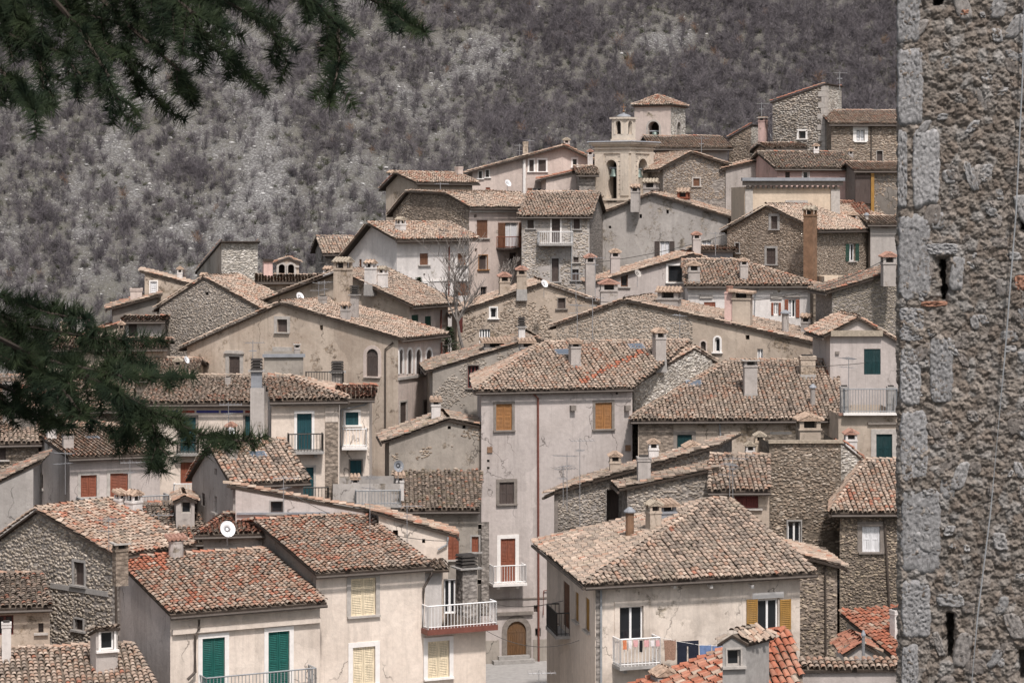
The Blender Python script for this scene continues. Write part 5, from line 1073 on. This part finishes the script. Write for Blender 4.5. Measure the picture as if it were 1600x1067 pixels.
for j in range(nz+1):
    z = z0+(z1-z0)*j/nz
    for i in range(ns+1):
        s = Sx*i/ns; p = Vector((s, z*.85, 0)); w_ = noise.noise_vector(p*6)*.02
        d, cp = noise.voronoi(Vector((s+w_.x, z*.85+w_.y, 5))*17.); d2, _c = noise.voronoi(Vector((s+w_.x, z+w_.y, 2))*52.)
        f = noise.fractal(Vector((s, z, 1))*22, .8, 2.1, 5)
        edge = min(1., (d[1]-d[0])*2.6); fine = min(1., (d2[1]-d2[0])*2.2)
        hgt = (edge-.55)*.011+(fine-.5)*.010+f*.014+noise.noise(Vector((s*3, z*3, 7)))*.012
        for a, c, zb_, zt_ in hb:
            q = min(s-a, c-s, z-zb_, zt_-z)+noise.noise(p*22)*.012
            if q > -.01: hgt -= min(.30, max(0, (q+.01)*14*.1)+(.26 if q > .012 else 0))
        if s < .03: hgt -= (.03-s)*1.2
        Vt[j, i] = TW.w(s+f*.01+(.014*noise.noise(Vector((0, z*2.3, 4)))+.010*noise.noise(Vector((0, z*9, 4))) if s < .12 else 0), hgt, z)-tw.location
        key = (round(cp[0].x, 2), round(cp[0].y, 2))
        if key not in cellc:
            b = rr.choice(((.31, .27, .235), (.28, .24, .205), (.33, .295, .265), (.36, .34, .32), (.26, .215, .18), (.31, .28, .25))); k = rr.uniform(.52, .74); cellc[key] = tuple(x*k for x in b)
        big = noise.noise(Vector((s*2.2, z*1.3, 3)))
        m_ = .5+.5*edge; c0 = np.array(cellc[key]); mort = np.array((.165, .142, .123)); Ct[j, i] = (mort*(1-m_)+c0*m_)*(1+.22*f+.12*big)
idx = np.arange((nz+1)*(ns+1)).reshape(nz+1, ns+1); Q = np.stack([idx[:-1, :-1], idx[:-1, 1:], idx[1:, 1:], idx[1:, :-1]], -1).reshape(-1, 4)
link('wall', np_mesh('wall', Vt.reshape(-1, 3), [Q], [np.clip(Ct[:-1, :-1].reshape(-1, 3), .03, .9)], 'tower_stone', False), tw)
m = MB(); back = Vector((math.cos(R(70)), math.sin(R(70)), 0))*2.5
def prism(za, zb_, d, s0=.02, s1=1.6):
    A, B = TW.w(s0, -d, 0), TW.w(s1, -d, 0); m.hexa([(A.x, A.y, za), (B.x, B.y, za), (B.x+back.x, B.y+back.y, za), (A.x+back.x, A.y+back.y, za), (A.x, A.y, zb_), (B.x, B.y, zb_), (B.x+back.x, B.y+back.y, zb_), (A.x+back.x, A.y+back.y, zb_)], 'r_grey')
prism(-6.2, z0+.05, .05); prism(z0+.051, z1-.05, .34); prism(z1-.049, 4.5, .05); m.build('tower_core', tw)
def lump(name, s, z, w, hh, d, col, seed, blocky=4., rough=.012, nseg=(14, 16), slant=0.):
    """a stone face: superellipse outline, broken surface, standing d proud of the wall"""
    r = random.Random(seed); V = []; n1, n2 = nseg; off = Vector((r.uniform(0, 50), r.uniform(0, 50), 0))
    for j in range(n2+1):
        for i in range(n1+1):
            a, b = 2*i/n1-1, 2*j/n2-1; g = 1.
            mx = max(abs(a), abs(b)); l = (abs(a)**blocky+abs(b)**blocky)**(1/blocky)
            if l > 1e-6: g = mx/l
            ex = (1-max(abs(a), abs(b))**8); q = Vector((a*w, b*hh, 0))*5+off
            wob = 1+.13*noise.noise(q*1.3)
            V.append(TW.w(s+a*g*w/2*wob+slant*b*hh, -.03+(d+.03)*min(1, ex*1.5)+rough*noise.fractal(q*7, .8, 2.1, 4)*(.3+ex), z+b*g*hh/2*wob)-tw.location)
    idx = np.arange((n1+1)*(n2+1)).reshape(n2+1, n1+1); Q = np.stack([idx[:-1, :-1], idx[:-1, 1:], idx[1:, 1:], idx[1:, :-1]], -1).reshape(-1, 4)
    cc = np.array(col)[None]*np.array([1+.25*noise.noise(Vector((k*.37, seed, 0))) for k in range(len(Q))])[:, None]
    link(name, np_mesh(name, np.array([tuple(v) for v in V]), [Q], [cc], 'tower_stone'), tw)
def stone_px(name, x0, y0, x1, y1, col, seed, d=.035, bl=5., rough=.010, ns_=(18, 26), slant=0.):
    s0, zt_ = TW.at(x0, y0); s1, zb_ = TW.at(x1, y1); lump(name, (s0+s1)/2, (zt_+zb_)/2, s1-s0, zt_-zb_, d, col, seed, bl, rough, ns_, slant)
QC = (.275, .27, .27)
for k, q in enumerate(((1400, -60, 1440, 68), (1401, 72, 1444, 198), (1402, 202, 1418, 328), (1402, 332, 1456, 474), (1404, 478, 1446, 536), (1405, 540, 1440, 636), (1405, 640, 1452, 756), (1406, 760, 1472, 898), (1407, 902, 1456, 1000), (1408, 1004, 1436, 1110), (1424, 200, 1470, 326), (1452, 520, 1490, 632), (1445, 380, 1500, 398))):
    stone_px('quoin_stone', *q, (lambda k_: tuple(x*k_ for x in QC))(rnd.uniform(.85, 1.12)), 300+k, .006 if k < 10 else .010, 6., .010, (26, 44))
SCOL = ((.265, .26, .258), (.23, .213, .20), (.205, .183, .168), (.29, .282, .278), (.185, .165, .15))
fixed = ((1483, 398, 1508, 456, 0), (1436, 470, 1482, 480, 5), (1508, 248, 1526, 302, 0), (1532, 255, 1552, 286, 3), (1532, 105, 1552, 130, 3), (1586, 302, 1625, 352, 3), (1488, 720, 1512, 768, 3), (1510, 640, 1530, 660, 1), (1462, 925, 1510, 950, 0), (1490, 985, 1520, 1045, 1), (1460, 985, 1474, 1028, 1), (1570, 955, 1600, 1000, 1), (1550, 830, 1575, 860, 3), (1475, 820, 1492, 838, 3), (1584, 430, 1605, 456, 5), (1500, 15, 1515, 25, 5), (1585, 895, 1610, 905, 3))
for k, (x0, y0, x1, y1, c) in enumerate(fixed): stone_px('stone', x0, y0, x1, y1, (SCOL+((.30, .16, .11),))[c], 400+k, .008, 4., .012, (12, 14), rnd.uniform(-.2, .2))
r = random.Random(9)
for k in range(150):
    x = r.uniform(1436, 1660); y = r.uniform(-40, 1105); w = r.uniform(9, 30)*r.choice((.7, 1, 1, 1.3)); hh = w*r.uniform(.6, 1.8)
    if any(a[0]-w/2 < x < a[2]+w/2 and a[1]-hh/2 < y < a[3]+hh/2 for a in holes_px) or any(a[0] < x < a[2] and a[1] < y < a[3] for a in fixed): continue
    stone_px('stone', x-w/2, y-hh/2, x+w/2, y+hh/2, (lambda k_, c_: tuple(v*k_ for v in c_))(r.uniform(.8, 1.12), r.choice(SCOL)), 600+k, r.uniform(.0, .008), r.uniform(2.6, 5), .011, (9, 9), r.uniform(-.3, .3))
cb = thing('cable', 'thin grey cable hanging down the rough tower wall', 'cable', TW.w(.8, .06, -3)); m = MB(); m.tube([TW.w(TW.at(x, y)[0], .055, TW.at(x, y)[1]) for x, y in ((1603, -60), (1598, 120), (1588, 330), (1570, 560), (1548, 800), (1528, 960), (1515, 1110))], .0045, 'pipe_grey', 6); m.build('strand', cb)
# ---------------------------------------------------------------- conifer boughs close to the camera
t = NT('needle'); n1 = t.noise(t.pos(), 9., 3); MATS['needle'] = t.done(t.mix(t.ramp(n1, .35, .65), (.012, .021, .013), (.030, .042, .019)), .8, spec=.12)
plain('cone_bark', (.045, .035, .028), .95, .3)
DT = 8.0; trunk_base = P(-420, 330, DT); trunk_base.z = ground_z(0, DT)
con = thing('conifer_tree', 'dark conifer whose needled boughs reach in from above', 'tree', trunk_base)
m = MB(); m.tube([trunk_base+Vector((0, 0, z)) for z in (0, 2, 4, 6.5)], .2, 'cone_bark', 10, .12); m.build('trunk', con)
r = random.Random(33); NV = []; NQ = []
def needles(p, q, dens=1150, L=.058):
    d = q-p; n = int(d.length*dens)
    if d.length < 1e-4: return
    ax = d.normalized(); a0 = ax.cross(Vector((.3, .2, 1))).normalized(); b0 = ax.cross(a0)
    for k in range(n):
        c = p+d*r.random(); a = r.uniform(0, 6.28); o = a0*math.cos(a)+b0*math.sin(a); dr = (o+ax*r.uniform(-.05, .75)).normalized(); l = L*r.uniform(.6, 1.1); s = dr.cross(Vector((0, -1, .01))).normalized()*.0017
        i = len(NV); NV.extend([tuple(c-s), tuple(c+s), tuple(c+dr*l)]); NQ.append((i, i+1, i+2))
def spray(path, dd=0., sub=1., w=.011, dens=1150, twl=95):
    if path[0][0] > 0 and path[0][1] > 300: w = .004
    pts = [P(x, y, DT+dd+.25*math.sin(k*1.3+x*.01)) for k, (x, y) in enumerate(path)]; fine = []
    for k in range(len(pts)-1): fine += [pts[k].lerp(pts[k+1], t/5) for t in range(5)]
    fine.append(pts[-1]); m = MB(); m.tube(fine, w, 'cone_bark', 5, w*.25); br = m.build('branch', con)
    n = len(fine); m = MB()
    for k in range(n-1):
        f = k/(n-1); L = (fine[k+1]-fine[k]).length
        if f > .25: needles(fine[k], fine[k+1], dens*.7)
        for q in range(max(1, int(L/.055*sub))):
            if r.random() < .12: continue
            b = fine[k].lerp(fine[k+1], r.random()); d = (fine[k+1]-fine[k]).normalized(); sd = 1 if r.random() < .5 else -1
            side = Vector((-d.z, 0, d.x))*sd; e = (d*r.uniform(.5, 1.)+side*r.uniform(.5, 1.)+Vector((0, r.uniform(-.8, .8), -.18))).normalized(); l = twl*r.uniform(.45, 1.)*(1-(.5 if twl > 90 else .72)*f)*DT/F
            q1 = b+e*l*.55; q2 = q1+(e+Vector((0, 0, -.3))).normalized()*l*.45; m.tube([b, q1, q2], .0035, 'cone_bark', 3, .0015); needles(b+e*l*.12, q1, dens); needles(q1, q2, dens)
    if m.v: m.build('twigs', br, kind='stuff')
for pth, dd, sub in (([(-90, -60), (20, 20), (62, 90), (72, 172)], 0, 1.2), ([(-90, -90), (90, 0), (180, 80), (262, 176)], .3, 1.3), ([(20, -70), (120, 40), (170, 120), (196, 186)], -.2, 1.2), ([(60, -90), (250, 10), (350, 70), (392, 128)], .1, 1.2), ([(180, -80), (330, -10), (420, 40), (452, 105)], .2, 1.2), ([(330, -80), (470, -20), (528, 40), (530, 100), (514, 166)], 0, .9), ([(400, -70), (540, -20), (600, 10), (652, 48)], .2, .8), ([(-100, 30), (-20, 90), (30, 140), (56, 176)], -.3, 1.2), ([(-100, -40), (60, 10), (160, 30), (260, 50)], .4, 1.3), ([(-60, -60), (100, -20), (240, -10), (380, 0)], .2, 1.3), ([(100, -60), (200, 40), (280, 110), (300, 150)], .3, 1.), ([(-100, 0), (0, 50), (90, 80), (140, 130)], 0, 1.2), ([(200, -60), (300, 20), (330, 80)], -.2, 1.), ([(-100, 70), (-30, 110), (10, 160)], .2, 1.2), ([(260, -80), (400, -30), (500, -10)], .1, 1.2)):
    spray(pth, dd, sub)
for pth, dd, sub in (([(-100, 420), (20, 470), (80, 490), (140, 500)], 0, 1.2), ([(-100, 450), (40, 510), (150, 528), (248, 532)], .2, 1.2), ([(-100, 480), (60, 560), (190, 588), (296, 588)], -.2, 1.2), ([(-100, 500), (80, 560), (180, 610), (270, 660), (325, 682), (370, 688), (405, 688)], .1, .9), ([(210, 625), (240, 665), (250, 700), (247, 728)], .1, 1.1), ([(-100, 560), (40, 620), (130, 640), (182, 688)], .3, 1.2), ([(-100, 520), (30, 570), (100, 610), (130, 650)], -.1, 1.2), ([(-100, 600), (0, 630), (60, 650), (110, 668)], .2, 1.2), ([(-100, 470), (0, 520), (60, 580), (110, 600)], 0, 1.2), ([(60, 560), (150, 600), (200, 650), (205, 690)], .2, 1.), ([(-100, 440), (-20, 480), (40, 540), (60, 600)], .3, 1.2), ([(-100, 560), (-20, 600), (20, 640)], .1, 1.3), ([(100, 540), (180, 560), (240, 575)], .3, 1.2)):
    spray(pth, dd, sub*.62, twl=80)
link('needles', np_mesh('needles', np.array(NV)-np.array(con.location), [np.array(NQ)], None, 'needle'), con, kind='stuff')
for o in (P(-40, -60, DT), P(-40, 470, DT)):
    m = MB(); m.tube([trunk_base+Vector((0, 0, o.z-trunk_base.z-.1)), P(-100, HY-o.z/DT*F-10, DT)], .03, 'cone_bark', 6, .018); m.build('branch', con)
# ---------------------------------------------------------------- antennas, dishes, laundry
for q in ((906, 835, 684, 98.5, 'tallest thin antenna mast before the tall grey tower house', .2), (886, 800, 708, 98.5, 'antenna mast left of the tallest one before the grey house', 2.8), (880, 790, 728, 98.7, 'lowest antenna mast above the ruined shed corner', .5), (203, 790, 718, 96, 'antenna before the brown shuttered windows', .2), (102, 772, 704, 98, 'antenna by the grey wall at the conifer side', 2.6), (443, 800, 742, 94, 'antenna standing on the falling red coping', .1), (578, 850, 742, 93.5, 'antenna mast by the yard railing', 1.2), (636, 868, 786, 93, 'antenna over the small cream house end', .3), (170, 860, 808, 89, 'single thin antenna on the lichen speckled roof', 1.4), (248, 830, 800, 97, 'antenna over the sunken dark red roof', 0.), (357, 690, 628, 107, 'antenna with long boom before the blue frieze', .1), (395, 600, 532, 120, 'antenna left of the terrace block', .4), (507, 466, 438, 139, 'antenna cluster by the big tan chimney', .2), (498, 470, 440, 139.5, 'second antenna by the big tan chimney', 1.9), (1145, 800, 712, 97, 'pale antenna mast in front of small round tiled roof', .1), (1140, 790, 722, 97.5, 'shorter antenna in front of small round tiled roof', 1.4), (930, 470, 400, 139, 'antenna among chimneys before the grey gable', .3), (900, 490, 425, 138, 'antenna above the twin chimney house', 1.), (926, 540, 462, 126, 'antenna above the wide rubble gable shoulder', .2), (902, 530, 474, 127, 'thin antenna above the tall house ridge', 2.2), (1118, 400, 362, 150, 'antenna right of the grey gable chimney', .1), (1096, 248, 214, 179, 'antenna on the lavender grey house', .3), (1190, 190, 160, 184, 'antenna on the orange chimney', .2), (1312, 140, 112, 181, 'antenna on top of the tall tower house', .2), (812, 245, 225, 179, 'antenna on the pale pink house roof', .1), (828, 240, 218, 179.5, 'second antenna on the pale pink house roof', 1.3), (688, 300, 285, 168, 'antenna above the brown crest house', .2), (1326, 645, 557, 114, 'tall mast at the roof terrace corner', 1.1), (842, 1075, 1046, 84, 'low antenna over the street', .1), (1062, 540, 490, 125, 'antenna by the capped chimney of tall house', 1.5), (555, 262, 252, 176, '', 0)):
    if q[4]: antenna(*q)
dish(356, 826, 92.5, 13, 'large white satellite dish on the patched roof', 25, 25); dish(469, 463, 136, 7, 'white dish above the beige gable', 40, 28); dish(403, 570, 119.5, 6.5, 'white dish beside the lead chimney', 40, 25); dish(851, 443, 140.5, 6.5, 'white dish at the tan rake top', 40, 30); dish(794, 286, 176, 6, 'white dish on the pale pink house', 40, 30); dish(362, 674, 105.5, 7.5, 'white dish below the blue frieze', 40, 30); dish(997, 427, 146.5, 6.5, 'pale dish on the grey gable wall', 40, 30, 'frame_stone'); dish(623, 728, 104, 9, 'grey dish near the yard railing', 25, 10, 'lead'); dish(292, 562, 126, 6, 'white dish on the beige gable corner', 60, 25); dish(1205, 213, 183, 4, 'small white dish by the tower house', 70, 20)
plain('cl_pink', (.62, .36, .36), .9, .2); plain('cl_navy', (.014, .017, .03), .9, .2); plain('cl_blue', (.13, .19, .34), .9, .2); plain('cl_dots', (.27, .165, .12), .9, .5, 30.); plain('cl_white', (.72, .68, .68), .9, .1); plain('cl_black', (.015, .015, .018), .9, .2); plain('cl_orange', (.55, .2, .1), .9, .2)
def cloth(name, label, fc, x0, y0, x1, y1, mat, off, legs=False, seed=0, group='laundry hung out by the hip roofed house'):
    r = random.Random(seed); s0, zt_ = fc.at(x0, y0); s1, zb_ = fc.at(x1, y1); parts_ = [(0., .46, .22, 1.), (.54, 1., .22, 1.), (0, 1, 0, .22)] if legs else [(0., 1., 0., 1.)]; m = MB()
    for u0, u1, v0, v1 in parts_:
        n, k = 10, 6; fr = []; bk = []
        for j in range(k+1):
            for i in range(n+1):
                a = u0+(u1-u0)*i/n; b = v0+(v1-v0)*j/k; w = .035*math.sin(a*15+seed)*b+.02*math.sin(a*31+b*3)
                sh = (a-.5)*-.12*b*(not legs); fr.append((s0+(s1-s0)*(a+sh), off+w, zt_+(zb_-zt_)*(b+.03*math.sin(a*9+seed)*b)))
        q = [(j*(n+1)+i, j*(n+1)+i+1, (j+1)*(n+1)+i+1, (j+1)*(n+1)+i) for j in range(k) for i in range(n)]; N = len(fr)
        m.add([fc.w(*p) for p in fr]+[fc.w(p[0], p[1]-.012, p[2]) for p in fr], q+[tuple(N+x for x in reversed(f)) for f in q], mat)
    c = fc.w((s0+s1)/2, off, zb_); m.build(name, None, c, True, label=label, category='laundry', group=group)
fc = HH.fb
cloth('patterned_garment', 'brown patterned garment first on the washing line', fc, 1026, 995, 1045, 1025, 'cl_dots', .7, seed=1); cloth('trousers', 'dark navy trousers hanging from washing line', fc, 1046, 997, 1080, 1033, 'cl_navy', .7, True, 2); cloth('blue_cloth', 'light blue cloth hanging beside navy trousers', fc, 1081, 1003, 1100, 1029, 'cl_blue', .7, seed=3); cloth('blue_cloth', 'second light blue cloth next to black garment', fc, 1101, 1004, 1118, 1026, 'cl_blue', .7, seed=5); cloth('black_garment', 'black garment last on the washing line', fc, 1118, 1004, 1130, 1018, 'cl_black', .7, seed=4)
for k, (a, b, y, c, nm) in enumerate(((960, 966, 1008, 'cl_orange', 'orange small garment on balcony rail'), (968, 974, 1006, 'cl_white', 'white small garment on balcony rail'), (976, 984, 1004, 'cl_pink', 'pink small garment on balcony rail, first pink one'), (986, 991, 1012, 'cl_black', 'black sock on balcony rail'), (993, 1001, 1004, 'cl_pink', 'pink small garment mid balcony rail'), (1003, 1009, 1003, 'cl_white', 'white underwear near the balcony end'), (1011, 1017, 1003, 'cl_pink', 'pink small garment last on balcony rail'))): cloth('small_garment', nm, fc, a, 994, b, y, c, .83, seed=k)
wl = thing('washing_line', 'washing line strung from the laundry balcony', 'washing line', fc.w(fc.at(1075, 1010)[0], .7, fc.at(1075, 1003)[1])); m = MB(); m.tube([fc.w(fc.at(x, y)[0], .7, fc.at(x, y)[1]) for x, y in ((1019, 990), (1045, 996), (1080, 1002), (1118, 1004), (1135, 1003))], .008, 'frame_white', 4); m.build('line', wl)

def overhead(label, pts, D0, D1, sag):
    (x0, y0), (x1, y1) = pts; A, B = P(x0, y0, D0), P(x1, y1, D1); t = thing('overhead_cable', label, 'cable', A, 'cables between the houses'); m = MB(); q = []
    for k in range(13): f = k/12; p = A.lerp(B, f); p.z -= sag*4*f*(1-f); q.append(p)
    m.tube(q, .013*D0/100, 'iron', 4); m.build('strand', t)
overhead('cable crossing the patched grey gable wall', ((915, 412), (1138, 366)), 163, 163, .25); overhead('cable slung from beige gable to white house', ((690, 540), (770, 500)), 130, 140, .3); overhead('cable across the tall grey house front at balcony height', ((745, 935), (880, 938)), 112, 92, .3)
overhead('cable from cream house corner over the street', ((760, 985), (905, 1000)), 90, 88, .4); overhead('cable above the twin chimneys', ((850, 452), (1010, 470)), 140, 132, .35); overhead('cable from small grey house to roof terrace', ((1150, 565), (1352, 567)), 120, 120, .2); overhead('cable over the falling red coping', ((440, 762), (700, 845)), 94, 92, .5); overhead('cable from brown rubble gable to slanting eave house', ((1150, 470), (1390, 402)), 138, 130, .6)
